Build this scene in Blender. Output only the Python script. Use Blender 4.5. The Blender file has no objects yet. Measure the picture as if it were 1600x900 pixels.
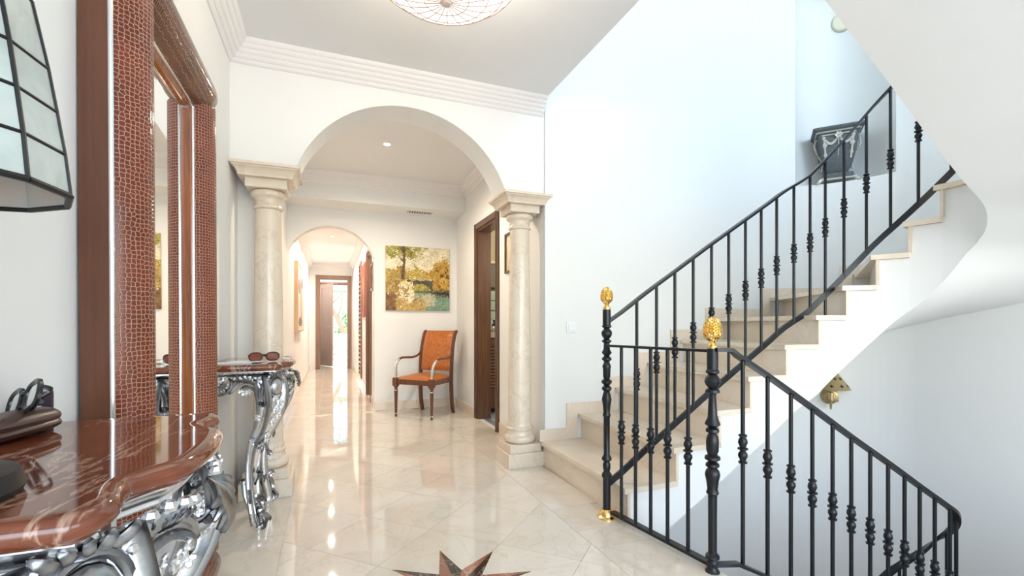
import bpy, math, random
import numpy as np
from mathutils import Vector, Matrix
random.seed(7)
PI = math.pi
scn = bpy.context.scene
COL = scn.collection

# ------------------------------------------------------------------ camera, sky, sun, daylight, exposure
cam = bpy.data.cameras.new('camera'); camo = bpy.data.objects.new('camera', cam); COL.objects.link(camo)
cam.sensor_width = 36.0; cam.lens = 731/1600*36; cam.shift_y = 58/1600; cam.clip_start = .02; cam.clip_end = 300
camo.location = (0, 0, 1.05); camo.rotation_euler = (PI/2, 0, -math.atan(285/731)); scn.camera = camo
w = bpy.data.worlds.new('world'); scn.world = w; w.use_nodes = True
nt = w.node_tree; sky = nt.nodes.new('ShaderNodeTexSky'); sky.sky_type = 'NISHITA'; sky.sun_disc = False
sky.sun_elevation = math.radians(48); sky.sun_rotation = math.radians(200)
nt.links.new(sky.outputs[0], nt.nodes['Background'].inputs[0]); nt.nodes['Background'].inputs[1].default_value = .5

def lamp(kind, name, loc, energy, color, size=1, size_y=None, aim=None):
    l = bpy.data.lights.new(name, kind); l.energy = energy; l.color = color
    if kind == 'AREA':
        l.size = size
        if size_y: l.shape = 'RECTANGLE'; l.size_y = size_y
    elif kind != 'SUN': l.shadow_soft_size = size
    o = bpy.data.objects.new(name, l); COL.objects.link(o); o.location = loc
    if aim: o.rotation_euler = (Vector(aim)-Vector(loc)).to_track_quat('-Z', 'Y').to_euler()
    return o
sun = lamp('SUN', 'sun', (0, 20, 20), 9, (1, .95, .86), aim=(-3, 12, 0)); sun.data.angle = .01
COOL = (.70, .86, 1.0); WARM = (1.0, .86, .70)
lamp('AREA', 'front_door_daylight', (.6, -2.35, 1.25), 47, (.72, .86, 1.0), 2.0, 2.2, aim=(.6, 3, 1.25))
lamp('AREA', 'stair_window_daylight', (3.0, -2.35, 1.5), 28, (.94, .97, .95), 2.2, 2.0, aim=(3.0, 3, 1.3))
lamp('AREA', 'upper_window_daylight', (2.3, -2.3, 4.4), 84, (.58, .81, 1.0), 3.6, 1.6, aim=(2.6, 3, 2.8))
lamp('AREA', 'lower_added_light', (3.2, -1.2, -1.5), 5, (.96, .98, .88), 1.6, 1.4, aim=(3.6, 3, -.8))  # area lamp added to brighten the lower stairwell, no window there
lamp('AREA', 'bathroom_area_light', (2.6, 3.75, 2.0), 16, (1, .95, .8), .6, .8, aim=(2.2, 5.2, 1.2))  # area lamp inside the bathroom, which has no window opening
scn.view_settings.view_transform = 'Standard'; scn.view_settings.look = 'None'
scn.view_settings.gamma = 1; scn.view_settings.use_curve_mapping = False
scn.view_settings.exposure = 0.46

# ------------------------------------------------------------------ mesh helpers
class MB:
    def __init__(s): s.v = []; s.f = []
    def add(s, vs, fs):
        b = len(s.v); s.v += [tuple(p) for p in vs]; s.f += [tuple(i+b for i in q) for q in fs]; return s
    def box(s, a, b, M=None):
        (x0, y0, z0), (x1, y1, z1) = a, b
        vs = [(x0,y0,z0),(x1,y0,z0),(x1,y1,z0),(x0,y1,z0),(x0,y0,z1),(x1,y0,z1),(x1,y1,z1),(x0,y1,z1)]
        if M: vs = [M @ Vector(p) for p in vs]
        return s.add(vs, [(0,3,2,1),(4,5,6,7),(0,1,5,4),(1,2,6,5),(2,3,7,6),(3,0,4,7)])
    def bbox(s, a, b, e=.004, M=None):            # box with chamfered edges
        (x0, y0, z0), (x1, y1, z1) = a, b
        rings = []
        for z, i in ((z0, e), (z0+e, 0), (z1-e, 0), (z1, e)):
            rings.append([(x0+i+e*(i==0)*0, y0+i, z), (x1-i, y0+i, z), (x1-i, y1-i, z), (x0+i, y1-i, z)])
        vs = [p for r in rings for p in r]
        if M: vs = [M @ Vector(p) for p in vs]
        fs = [(3,2,1,0), (12,13,14,15)]
        for r in range(3):
            for k in range(4): fs.append((r*4+k, r*4+(k+1)%4, r*4+4+(k+1)%4, r*4+4+k))
        return s.add(vs, fs)
    def prism(s, poly, z0, z1, axis=2):
        def P(a, b, z): return (a, b, z) if axis == 2 else ((a, z, b) if axis == 1 else (z, a, b))
        n = len(poly); vs = [P(a, b, z0) for a, b in poly]+[P(a, b, z1) for a, b in poly]
        fs = [tuple(range(n))[::-1], tuple(range(n, 2*n))]+[(i, (i+1) % n, n+(i+1) % n, n+i) for i in range(n)]
        return s.add(vs, fs)
    def lathe(s, prof, c=(0, 0, 0), n=16, M=None, cap=True):
        vs = []; fs = []
        for r, z in prof:
            for k in range(n):
                a = 2*PI*k/n; vs.append(Vector((r*math.cos(a), r*math.sin(a), z)))
        for j in range(len(prof)-1):
            for k in range(n): fs.append((j*n+k, j*n+(k+1) % n, (j+1)*n+(k+1) % n, (j+1)*n+k))
        if cap:
            fs.append(tuple(range(n))[::-1]); fs.append(tuple(range((len(prof)-1)*n, len(prof)*n)))
        if M: vs = [M @ p for p in vs]
        return s.add([p+Vector(c) for p in vs], fs)
    def ell(s, c, r, n=8, m=5, M=None):
        if not isinstance(r, (tuple, list)): r = (r, r, r)
        vs = [Vector((0, 0, -r[2]))]
        for j in range(1, m):
            t = -PI/2+PI*j/m
            for k in range(n):
                a = 2*PI*k/n; vs.append(Vector((r[0]*math.cos(t)*math.cos(a), r[1]*math.cos(t)*math.sin(a), r[2]*math.sin(t))))
        vs.append(Vector((0, 0, r[2]))); fs = []
        for k in range(n): fs.append((0, 1+(k+1) % n, 1+k))
        for j in range(m-2):
            for k in range(n): fs.append((1+j*n+k, 1+j*n+(k+1) % n, 1+(j+1)*n+(k+1) % n, 1+(j+1)*n+k))
        L = len(vs)-1; b = 1+(m-2)*n
        for k in range(n): fs.append((b+k, b+(k+1) % n, L))
        if M: vs = [M @ p for p in vs]
        return s.add([p+Vector(c) for p in vs], fs)
    def tube(s, pts, rad, n=8, prof=None, up=None, closed=False):
        """sweep; rad = number, list of numbers or list of (side, up) radii; up fixes the frame"""
        P = [Vector(p) for p in pts]; N = len(P)
        if not isinstance(rad, list): rad = [rad]*N
        if len(rad) != N: rad = [lerp_list(rad, i/(N-1)) for i in range(N)]
        prof = prof or [(math.cos(2*PI*k/n), math.sin(2*PI*k/n)) for k in range(n)]
        n = len(prof); vs = []; prev = None
        for i in range(N):
            t = (P[(i+1) % N]-P[i-1]) if closed else (P[min(i+1, N-1)]-P[max(i-1, 0)])
            t = t.normalized() if t.length > 1e-9 else Vector((0, 0, 1))
            if up is not None: u = Vector(up)
            elif prev is None: u = Vector((0, 0, 1)) if abs(t.z) < .9 else Vector((1, 0, 0))
            else: u = prev
            side = t.cross(u); side = side.normalized() if side.length > 1e-6 else t.orthogonal().normalized()
            u2 = side.cross(t).normalized(); prev = u2
            r = rad[i]; ra, rb = r if isinstance(r, tuple) else (r, r)
            for a, b in prof: vs.append(P[i]+side*(a*ra)+u2*(b*rb))
        fs = []
        for i in range(N if closed else N-1):
            j = (i+1) % N
            for k in range(n): fs.append((i*n+k, i*n+(k+1) % n, j*n+(k+1) % n, j*n+k))
        if not closed: fs.append(tuple(range(n))[::-1]); fs.append(tuple(range((N-1)*n, N*n)))
        return s.add(vs, fs)
    def grid(s, rows, flip=False):
        m = len(rows[0]); vs = [p for r in rows for p in r]; fs = []
        for i in range(len(rows)-1):
            for k in range(m-1):
                q = (i*m+k, i*m+k+1, (i+1)*m+k+1, (i+1)*m+k); fs.append(q[::-1] if flip else q)
        return s.add(vs, fs)
    def mesh(s, name, m, ang=35, o=(0, 0, 0)):
        me = bpy.data.meshes.new(name)
        me.from_pydata([(x-o[0], y-o[1], z-o[2]) for x, y, z in s.v], [], s.f); me.update()
        me.polygons.foreach_set('use_smooth', [True]*len(me.polygons)); me.set_sharp_from_angle(angle=math.radians(ang))
        if m: me.materials.append(m)
        return me
    def build(s, name, m, parent=None, ang=35, o=(0, 0, 0), loc=None):
        ob = bpy.data.objects.new(name, s.mesh(name, m, ang, o)); COL.objects.link(ob); ob.parent = parent
        if loc: ob.location = loc
        return ob
def lerp_list(L, t):
    x = t*(len(L)-1); i = min(int(x), len(L)-2); f = x-i; a, b = L[i], L[i+1]
    if isinstance(a, tuple): return tuple(p+(q-p)*f for p, q in zip(a, b))
    return a+(b-a)*f
def interp(x, T):
    if x <= T[0][0]:
        (a, p), (b, q) = T[0], T[1]; return p+(q-p)*(x-a)/(b-a)
    for (a, p), (b, q) in zip(T, T[1:]):
        if x <= b: return p+(q-p)*(x-a)/(b-a)
    (a, p), (b, q) = T[-2], T[-1]; return q+(q-p)*(x-b)/(b-a)
def cr(pts, n=5):                                   # Catmull-Rom through points
    P = [Vector(p) for p in pts]; out = []
    for i in range(len(P)-1):
        a, b, c, d = P[max(i-1, 0)], P[i], P[i+1], P[min(i+2, len(P)-1)]
        for k in range(n):
            t = k/n; out.append(.5*((2*b)+(c-a)*t+(2*a-5*b+4*c-d)*t*t+(3*b-a-3*c+d)*t**3))
    out.append(P[-1]); return out
def tag(o, label=None, cat=None, group=None, kind=None):
    for k, v in (('label', label), ('category', cat), ('group', group), ('kind', kind)):
        if v: o[k] = v
    return o
def thing(name, label, cat, loc=(0, 0, 0), rz=0, group=None, kind=None):
    o = bpy.data.objects.new(name, None); COL.objects.link(o); o.location = loc; o.rotation_euler = (0, 0, rz)
    o.empty_display_size = .1
    return tag(o, label, cat, group, kind)
def struct(name, mb, m, parent=None, ang=35):
    o = mb.build(name, m, parent, ang)
    if parent is None: o['kind'] = 'structure'
    return o
def put(name, me, parent, loc, rz=0):
    o = bpy.data.objects.new(name, me); COL.objects.link(o); o.parent = parent; o.location = loc; o.rotation_euler = (0, 0, rz); return o
def copy_tree(o, parent=None):
    kids = list(o.children); c = o.copy(); COL.objects.link(c); c.parent = parent
    for k in kids: copy_tree(k, c)
    return c

# ------------------------------------------------------------------ materials
def mat(name, col, rough=.5, metal=0, coat=0, spec=None):
    m = bpy.data.materials.new(name); m.use_nodes = True; b = m.node_tree.nodes['Principled BSDF']
    b.inputs['Base Color'].default_value = (*col, 1); b.inputs['Roughness'].default_value = rough
    b.inputs['Metallic'].default_value = metal; b.inputs['Coat Weight'].default_value = coat
    if spec is not None: b.inputs['Specular IOR Level'].default_value = spec
    return m
def N(m, t, **k):
    n = m.node_tree.nodes.new(t)
    for a, v in k.items(): setattr(n, a, v)
    return n
def L(m, a, b): m.node_tree.links.new(a, b)
def bsdf(m): return m.node_tree.nodes['Principled BSDF']
def ramp(m, src, stops):
    r = N(m, 'ShaderNodeValToRGB'); e = r.color_ramp.elements
    while len(e) < len(stops): e.new(.5)
    for q, (p, c) in zip(e, stops): q.position = p; q.color = (*c, 1)
    L(m, src, r.inputs[0]); return r
def coords(m, scale=(1, 1, 1), which='Object', loc=None):
    t = N(m, 'ShaderNodeTexCoord'); mp = N(m, 'ShaderNodeMapping'); mp.inputs['Scale'].default_value = scale
    L(m, t.outputs[which], mp.inputs[0])
    if loc: mp.inputs['Location'].default_value = loc
    return mp
def noise(m, vec, scale, detail=4, dist=0, rough=.55):
    n = N(m, 'ShaderNodeTexNoise'); n.inputs['Scale'].default_value = scale; n.inputs['Detail'].default_value = detail
    n.inputs['Distortion'].default_value = dist; n.inputs['Roughness'].default_value = rough
    L(m, vec, n.inputs['Vector']); return n
def bump(m, h, strength=.2, dist=.01):
    b = N(m, 'ShaderNodeBump'); b.inputs['Strength'].default_value = strength; b.inputs['Distance'].default_value = dist
    L(m, h, b.inputs['Height']); L(m, b.outputs[0], bsdf(m).inputs['Normal'])
def mix(m, fac, a, b, mode='MIX'):
    x = N(m, 'ShaderNodeMix', data_type='RGBA', blend_type=mode)
    if isinstance(fac, (int, float)): x.inputs[0].default_value = fac
    else: L(m, fac, x.inputs[0])
    for s, i in ((a, 6), (b, 7)):
        if isinstance(s, tuple): x.inputs[i].default_value = (*s, 1)
        else: L(m, s, x.inputs[i])
    return x.outputs[2]

def marble(name, base, vein, dark, rough, scale=3.0, vary=.0, coat=.0, veins=.5, stretch=None, dist=1.6):
    m = mat(name, base, rough, coat=coat); c = coords(m, stretch or (1, 1, 1))
    oi = N(m, 'ShaderNodeObjectInfo')
    if vary:
        add = N(m, 'ShaderNodeVectorMath', operation='ADD'); sc = N(m, 'ShaderNodeVectorMath', operation='SCALE')
        cb = N(m, 'ShaderNodeCombineXYZ')
        for i in range(3): L(m, oi.outputs['Random'], cb.inputs[i])
        sc.inputs['Scale'].default_value = 37.0; L(m, cb.outputs[0], sc.inputs[0]); L(m, c.outputs[0], add.inputs[0]); L(m, sc.outputs[0], add.inputs[1])
        vec = add.outputs[0]
    else: vec = c.outputs[0]
    n1 = noise(m, vec, scale, 6, .6); r1 = ramp(m, n1.outputs['Fac'], [(.3, dark), (.62, base)])
    n2 = noise(m, vec, scale*.9, 5, dist); ab = N(m, 'ShaderNodeMath', operation='SUBTRACT'); ab.inputs[1].default_value = .5
    L(m, n2.outputs['Fac'], ab.inputs[0]); aa = N(m, 'ShaderNodeMath', operation='ABSOLUTE'); L(m, ab.outputs[0], aa.inputs[0])
    r2 = ramp(m, aa.outputs[0], [(0, (veins,)*3), (.022, (0, 0, 0))])
    out = mix(m, r2.outputs[0], r1.outputs[0], vein)
    if vary:
        hs = N(m, 'ShaderNodeHueSaturation'); mr = N(m, 'ShaderNodeMapRange')
        mr.inputs['To Min'].default_value = 1-vary; mr.inputs['To Max'].default_value = 1+vary*.5
        L(m, oi.outputs['Random'], mr.inputs['Value']); L(m, mr.outputs[0], hs.inputs['Value']); L(m, out, hs.inputs['Color']); out = hs.outputs[0]
    L(m, out, bsdf(m).inputs['Base Color']); return m
def wood(name, a, b, rough=.3, scale=(60, 60, 3), coat=.3):
    m = mat(name, a, rough, coat=coat); n = noise(m, coords(m, scale).outputs[0], 1, 5, .3)
    L(m, ramp(m, n.outputs['Fac'], [(.3, a), (.7, b)]).outputs[0], bsdf(m).inputs['Base Color']); return m
def plaster(name, c, amt=.03):
    m = mat(name, c, .75); n = noise(m, coords(m).outputs[0], 1.3, 3)
    L(m, ramp(m, n.outputs['Fac'], [(.3, tuple(x*(1-amt) for x in c)), (.7, c)]).outputs[0], bsdf(m).inputs['Base Color'])
    n2 = noise(m, coords(m).outputs[0], 180, 2); bump(m, n2.outputs['Fac'], .04, .002); return m
def emit(name, col, strength, base=(.9, .9, .9)):
    m = mat(name, base, .5); b = bsdf(m); b.inputs['Emission Color'].default_value = (*col, 1); b.inputs['Emission Strength'].default_value = strength; return m

M = {}
M['wall'] = plaster('wall_plaster', (.86, .86, .84)); M['ceil'] = plaster('ceiling_plaster', (.83, .83, .83)); M['mould'] = plaster('moulding_plaster', (.84, .82, .81))
M['stair_white'] = plaster('stair_plaster', (.86, .86, .85)); M['low_wall'] = plaster('lower_wall_plaster', (.78, .79, .74))
M['tile'] = marble('cream_marble_tile', (.74, .69, .61), (.58, .47, .35), (.68, .61, .51), .035, 2.6, .06, 0, .35)
M['step'] = marble('cream_marble_step', (.84, .73, .60), (.68, .53, .39), (.77, .65, .51), .22, 3.0, .05, .1, .25)
M['grout'] = mat('grout', (.66, .61, .53), .6)
M['col'] = marble('column_marble', (.77, .68, .56), (.60, .44, .30), (.72, .61, .48), .25, 4.0, 0, .1, .45)
M['red'] = marble('red_marble', (.175, .048, .020), (.58, .39, .29), (.09, .02, .010), .06, 4.0, 0, .15, .55, (3.2, .8, 1.6), .5)
M['dkmarble'] = marble('dark_brown_marble', (.055, .035, .028), (.40, .32, .27), (.02, .014, .012), .08, 7, .2, .3, .6)
M['rosemarble'] = marble('rose_marble', (.36, .16, .11), (.66, .52, .45), (.22, .085, .06), .08, 7, .2, .3, .6)
M['mahog'] = wood('mahogany', (.095, .026, .012), (.17, .055, .024)); M['doorwood'] = wood('door_wood', (.085, .036, .02), (.16, .075, .042))
M['frame_wood'] = wood('mirror_wood', (.085, .026, .010), (.14, .046, .018), .38, coat=.1)
M['glare_leaf_wood'] = wood('glare_paled_door_wood', (.46, .34, .28), (.56, .44, .38), .4); M['palewood'] = wood('pale_wood', (.55, .34, .18), (.66, .45, .26), .5); M['far_wood'] = wood('corridor_wood', (.20, .11, .075), (.30, .18, .125), .4)  # door leaf wood made paler to imitate glare from the garden
M['slip_wood'] = wood('slip_wood', (.16, .035, .008), (.34, .10, .02), .18, coat=.6)
M['iron'] = mat('black_iron', (.012, .014, .017), .33, .35)
m = M['iron']; n = noise(m, coords(m).outputs[0], 140, 3); bump(m, n.outputs['Fac'], .12, .002)
M['brass'] = mat('polished_brass', (.88, .60, .22), .22, 1); M['oldbrass'] = mat('aged_brass', (.50, .39, .20), .42, .8); M['chrome'] = mat('chrome', (.8, .8, .82), .12, 1)
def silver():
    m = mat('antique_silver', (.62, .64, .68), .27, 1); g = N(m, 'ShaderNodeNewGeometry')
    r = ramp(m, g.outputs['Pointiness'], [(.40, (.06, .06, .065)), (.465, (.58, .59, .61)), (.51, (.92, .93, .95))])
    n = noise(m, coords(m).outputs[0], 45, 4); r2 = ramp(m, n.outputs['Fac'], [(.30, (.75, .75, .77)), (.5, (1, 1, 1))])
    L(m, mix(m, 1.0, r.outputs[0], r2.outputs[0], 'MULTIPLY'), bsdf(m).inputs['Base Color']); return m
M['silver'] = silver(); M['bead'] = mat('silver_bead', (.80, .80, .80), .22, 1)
def croc(name, base, line, sw):
    m = mat(name, base, .16, coat=.15, spec=.35); t = N(m, 'ShaderNodeTexCoord'); sp = N(m, 'ShaderNodeSeparateXYZ'); cb = N(m, 'ShaderNodeCombineXYZ')
    L(m, t.outputs['Object'], sp.inputs[0]); o = sp.outputs
    a = N(m, 'ShaderNodeMath', operation='ADD'); L(m, o['Y'], a.inputs[0]); L(m, o['X'], a.inputs[1])   # x folds in so cells keep their width round the roll
    L(m, a.outputs[0], cb.inputs[0]); L(m, o['Z'], cb.inputs[1]); mp = N(m, 'ShaderNodeMapping'); mp.inputs['Scale'].default_value = sw; L(m, cb.outputs[0], mp.inputs[0])
    v = N(m, 'ShaderNodeTexVoronoi', feature='DISTANCE_TO_EDGE', voronoi_dimensions='2D'); v.inputs['Scale'].default_value = 1; v.inputs['Randomness'].default_value = .45
    L(m, mp.outputs[0], v.inputs['Vector'])
    n = noise(m, t.outputs['Object'], 9, 3); rr = ramp(m, n.outputs['Fac'], [(.3, tuple(c*.75 for c in base)), (.7, tuple(min(1, c*1.25) for c in base))])
    r = ramp(m, v.outputs['Distance'], [(.035, (1, 1, 1)), (.085, (0, 0, 0))])
    L(m, mix(m, r.outputs[0], rr.outputs[0], line), bsdf(m).inputs['Base Color'])
    r3 = ramp(m, v.outputs['Distance'], [(.0, (0, 0, 0)), (.16, (1, 1, 1))]); bump(m, r3.outputs[0], .35, .003); return m
M['croc'] = croc('crocodile_leather', (.15, .028, .011), (.50, .27, .17), (66, 88, 1)); M['croc_top'] = croc('crocodile_leather_top', (.15, .055, .03), (.30, .17, .11), (92, 78, 1))
M['mirror'] = mat('mirror_glass', (.92, .93, .92), .01, 1)
M['leather'] = mat('orange_leather', (.50, .145, .022), .34, coat=.2)
m = M['leather']; n = noise(m, coords(m).outputs[0], 30, 5); L(m, ramp(m, n.outputs['Fac'], [(.3, (.40, .10, .014)), (.7, (.58, .19, .035))]).outputs[0], bsdf(m).inputs['Base Color'])
v = N(m, 'ShaderNodeTexVoronoi', feature='DISTANCE_TO_EDGE'); v.inputs['Scale'].default_value = 70; bump(m, v.outputs['Distance'], .25, .003)
M['capiz_lit'] = emit('lit_capiz', (1, .97, .92), 1.0, (.9, .88, .84)); M['lead'] = mat('lead_came', (.012, .011, .010), .45, .4); M['copper_line'] = mat('copper_came', (.42, .24, .13), .6)
m = M['capiz'] = mat('capiz_shell', (.6, .63, .58), .22, coat=.3)
bsdf(m).inputs['Transmission Weight'].default_value = 0; bsdf(m).inputs['Subsurface Weight'].default_value = .2
n = noise(m, coords(m).outputs[0], 14, 5, .5); L(m, ramp(m, n.outputs['Fac'], [(.3, (.36, .39, .36)), (.7, (.52, .54, .51))]).outputs[0], bsdf(m).inputs['Base Color'])
M['hub'] = mat('lamp_hub', (.75, .62, .56), .4); M['bulb'] = emit('downlight_bulb', (1, .93, .80), 40); M['warmbulb'] = emit('warm_downlight', (1, .62, .25), 5); M['gold_ring'] = mat('downlight_ring', (.85, .62, .3), .35, .7)
M['white'] = mat('white_plastic', (.86, .87, .87), .35); M['dark'] = mat('dark_void', (.03, .03, .03), .6)
M['case'] = mat('brown_case_leather', (.055, .022, .016), .35); M['blackplastic'] = mat('black_plastic', (.01, .01, .011), .2); M['lens'] = mat('clear_lens', (.85, .9, .88), .03); bsdf(M['lens']).inputs['Transmission Weight'].default_value = .9
M['brownlens'] = mat('brown_lens', (.22, .07, .04), .08); M['tortoise'] = mat('tortoise_frame', (.09, .028, .014), .2)
M['plum'] = mat('plum_box', (.035, .022, .045), .4); M['paper'] = mat('paper', (.72, .72, .71), .6); M['glass'] = mat('clear_glass', (.95, .98, .97), .02); bsdf(M['glass']).inputs['Transmission Weight'].default_value = 1
M['urn'] = mat('urn_slate', (.085, .10, .105), .55); m = M['urn']; n = noise(m, coords(m).outputs[0], 60, 4); L(m, ramp(m, n.outputs['Fac'], [(.3, (.06, .072, .076)), (.7, (.12, .138, .142))]).outputs[0], bsdf(m).inputs['Base Color'])
M['urn_silver'] = mat('urn_garland', (.62, .60, .55), .45, .5); M['cream'] = mat('cream_plastic', (.80, .76, .60), .5)
M['ochre'] = mat('bathroom_wall', (.62, .52, .33), .6); M['brownpanel'] = mat('bathroom_cabinet', (.16, .125, .085), .5); M['greenglass'] = mat('green_glass_tile', (.42, .56, .48), .12); M['counter'] = marble('bathroom_counter', (.52, .47, .40), (.2, .17, .14), (.36, .31, .26), .2, 25)
M['bathfloor'] = mat('bathroom_floor', (.40, .47, .55), .2)
M['patio'] = mat('patio_stone', (.75, .70, .64), .7); M['leaf'] = mat('garden_leaf', (.16, .30, .07), .6); M['leaf2'] = mat('pale_leaf', (.30, .40, .14), .6); M['bark'] = mat('tree_bark', (.36, .25, .17), .8)
M['cushion'] = mat('pink_cushion', (.72, .46, .38), .8); M['grass'] = mat('lawn', (.20, .32, .09), .9); M['hill'] = mat('far_hill', (.22, .33, .20), .9); M['awning'] = mat('white_canvas', (.85, .84, .80), .8)

def lin(c):
    c = np.clip(np.asarray(c, float), 0, 1); return np.where(c <= .04045, c/12.92, ((c+.055)/1.055)**2.4)
M['print'] = mat('painted_canvas', (.5, .5, .5), .55); m = M['print']
at = N(m, 'ShaderNodeVertexColor'); at.layer_name = 'paint'; L(m, at.outputs[0], bsdf(m).inputs['Base Color'])
n = noise(m, coords(m).outputs[0], 220, 2); bump(m, n.outputs['Fac'], .15, .002)
def picture_mesh(name, img, wd, hg, P):            # img rows from the top; P(u, v) places it
    H, W, _ = img.shape; mb = MB()
    mb.grid([[P(wd*k/W, hg*(1-j/H)) for k in range(W+1)] for j in range(H+1)])
    me = mb.mesh(name, M['print']); ca = me.color_attributes.new('paint', 'FLOAT_COLOR', 'CORNER')
    c = np.concatenate([lin(img.reshape(-1, 3)/255.), np.ones((H*W, 1))], 1); ca.data.foreach_set('color', np.repeat(c, 4, 0).astype(np.float32).ravel()); return me
rng = np.random.default_rng(3)
def vnoise(H, W, cell):
    gh, gw = H//cell+3, W//cell+3; g = rng.random((gh, gw)); y = np.arange(H)/cell; x = np.arange(W)/cell
    yi, xi = y.astype(int), x.astype(int); fy, fx = (y-yi)[:, None], (x-xi)[None]; fy = fy*fy*(3-2*fy); fx = fx*fx*(3-2*fx)
    a, b, c, d = g[yi][:, xi], g[yi][:, xi+1], g[yi+1][:, xi], g[yi+1][:, xi+1]
    return (a*(1-fx)+b*fx)*(1-fy)+(c*(1-fx)+d*fx)*fy

# ------------------------------------------------------------------ measures of the place
XL, YA, YB, CEIL = -.55, 3.18, 3.44, 2.72           # foyer left wall, arch wall front and back, ceiling
HL, HR, HB = -.45, 1.545, 5.95                      # hall left, right, back
CR, CE = .53, 12.0                                  # corridor right wall, end
RISE = .1855
SY = 3.17                                           # stair wall

def arc_xy(cx, cy, r, a0, a1, n): return [(cx+r*math.cos(a0+(a1-a0)*k/n), cy+r*math.sin(a0+(a1-a0)*k/n)) for k in range(n+1)]
# inner edge of the flight (tread tips) as a polyline, with arc length
_in = [(1.45+1.27*k/12, 2.08) for k in range(13)] + arc_xy(2.72, 1.55, .53, PI/2, -.03, 20)[1:] + \
      [(2.95+.30*math.cos(a), 1.535-.205*math.sin(a)) for a in [PI/2*k/10 for k in range(1, 11)]] + [(2.95-1.6*k/12, 1.33) for k in range(1, 13)]
def cum(P):
    s = [0]
    for a, b in zip(P, P[1:]): s.append(s[-1]+math.hypot(b[0]-a[0], b[1]-a[1]))
    return s
_is = cum(_in)
def inner(s): return (interp(s, list(zip(_is, [p[0] for p in _in]))), interp(s, list(zip(_is, [p[1] for p in _in]))))
def innorm(s):
    a, b = inner(s-.02), inner(s+.02); d = Vector((b[0]-a[0], b[1]-a[1])).normalized(); return Vector((-d.y, d.x))     # away from the well
def inoff(s, o): p = inner(s); n = innorm(s); return (p[0]+n.x*o, p[1]+n.y*o)
SK = [0, .32, .63, .87, 1.17, 1.42, 1.58, 1.73, 1.88, 2.02, 2.17, 2.33, 2.53, 2.88, 3.23, 3.58, 3.93]
OK_ = [(1.467, SY), (1.78, SY), (2.11, SY), (2.42, SY), (2.76, SY), (3.13, SY), (3.75, 3.12), (4.24, 2.70), (4.35, 2.1), (4.35, 1.5), (4.35, .95), (4.30, .23), (3.4, .23), (2.85, .23), (2.4, .23), (2.0, .23), (1.6, .23)]
_out = [(1.40, SY), (3.45, SY)] + arc_xy(3.45, 2.27, .90, PI/2, 0, 16)[1:] + [(4.35, .23), (1.4, .23)]
_os = cum(_out)
def outer(t): return (interp(t, list(zip(_os, [p[0] for p in _out]))), interp(t, list(zip(_os, [p[1] for p in _out]))))
def nearest_t(p):
    best = min(range(0, 1400), key=lambda i: (outer(i*_os[-1]/1400)[0]-p[0])**2+(outer(i*_os[-1]/1400)[1]-p[1])**2); return best*_os[-1]/1400
TK = [nearest_t(p) for p in OK_]
def t_of(s): return interp(s, list(zip(SK, TK)))
ZB = [(0, -.27), (.31, -.08), (.67, .13), (1.03, .34), (1.44, .60), (1.65, .84), (1.85, 1.08), (1.97, 1.19), (2.08, 1.33), (2.17, 1.47), (2.40, 1.62), (2.66, 1.755), (2.86, 1.88), (3.19, 2.106), (3.62, 2.38), (4.1, 2.68)]

# ------------------------------------------------------------------ floor and its tiles
def clip(poly, a, b, c):                            # keep a*x+b*y <= c
    out = []
    for i in range(len(poly)):
        p, q = poly[i], poly[(i+1) % len(poly)]; dp, dq = a*p[0]+b*p[1]-c, a*q[0]+b*q[1]-c
        if dp <= 0: out.append(p)
        if dp*dq < 0: t = dp/(dp-dq); out.append((p[0]+t*(q[0]-p[0]), p[1]+t*(q[1]-p[1])))
    return out
def cliprect(poly, x0, x1, y0, y1):
    for h in ((1, 0, x1), (-1, 0, -x0), (0, 1, y1), (0, -1, -y0)):
        poly = clip(poly, *h)
        if len(poly) < 3: return []
    return poly
def area(p): return abs(sum(p[i][0]*p[(i+1) % len(p)][1]-p[(i+1) % len(p)][0]*p[i][1] for i in range(len(p))))/2
mb = MB()
mb.prism([(-.6, -2.6), (1.58, -2.6), (1.58, 1.40), (1.56, 1.5), (1.482, 2.1), (1.482, 3.2), (-.6, 3.2)], -.25, -.004)
mb.box((-.6, 3.2, -.25), (1.60, 6.0, -.004)); mb.box((-.6, 6.0, -.25), (.6, 13.3, -.004)); mb.box((1.58, -2.6, -.25), (4.5, .22, -.004))
floor = struct('floor', mb, M['grout'])
def shrink(poly, g=.0009):
    cx = sum(p[0] for p in poly)/len(poly); cy = sum(p[1] for p in poly)/len(poly)
    out = poly
    for i in range(len(poly)):
        p, q = poly[i], poly[(i+1) % len(poly)]; n = Vector((q[1]-p[1], p[0]-q[0]))
        if n.length < 1e-6: continue
        n.normalize()
        if n.x*(cx-p[0])+n.y*(cy-p[1]) > 0: n = -n
        out = clip(out, n.x, n.y, n.x*p[0]+n.y*p[1]-g)
    return out
def tile(poly, z=0.0, m='tile', name='tile', parent=floor):
    if len(poly) < 3 or area(poly) < .0012: return
    poly = shrink(poly)
    if len(poly) < 3: return
    if sum(poly[i][0]*poly[(i+1) % len(poly)][1]-poly[(i+1) % len(poly)][0]*poly[i][1] for i in range(len(poly))) < 0: poly = poly[::-1]
    cx = sum(p[0] for p in poly)/len(poly); cy = sum(p[1] for p in poly)/len(poly)
    MB().prism([(x-cx, y-cy) for x, y in poly], z-.005, z).build(name, M[m], parent, loc=(cx, cy, 0))
SCX, SCY, T = .478, 1.828, .5657/2
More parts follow.
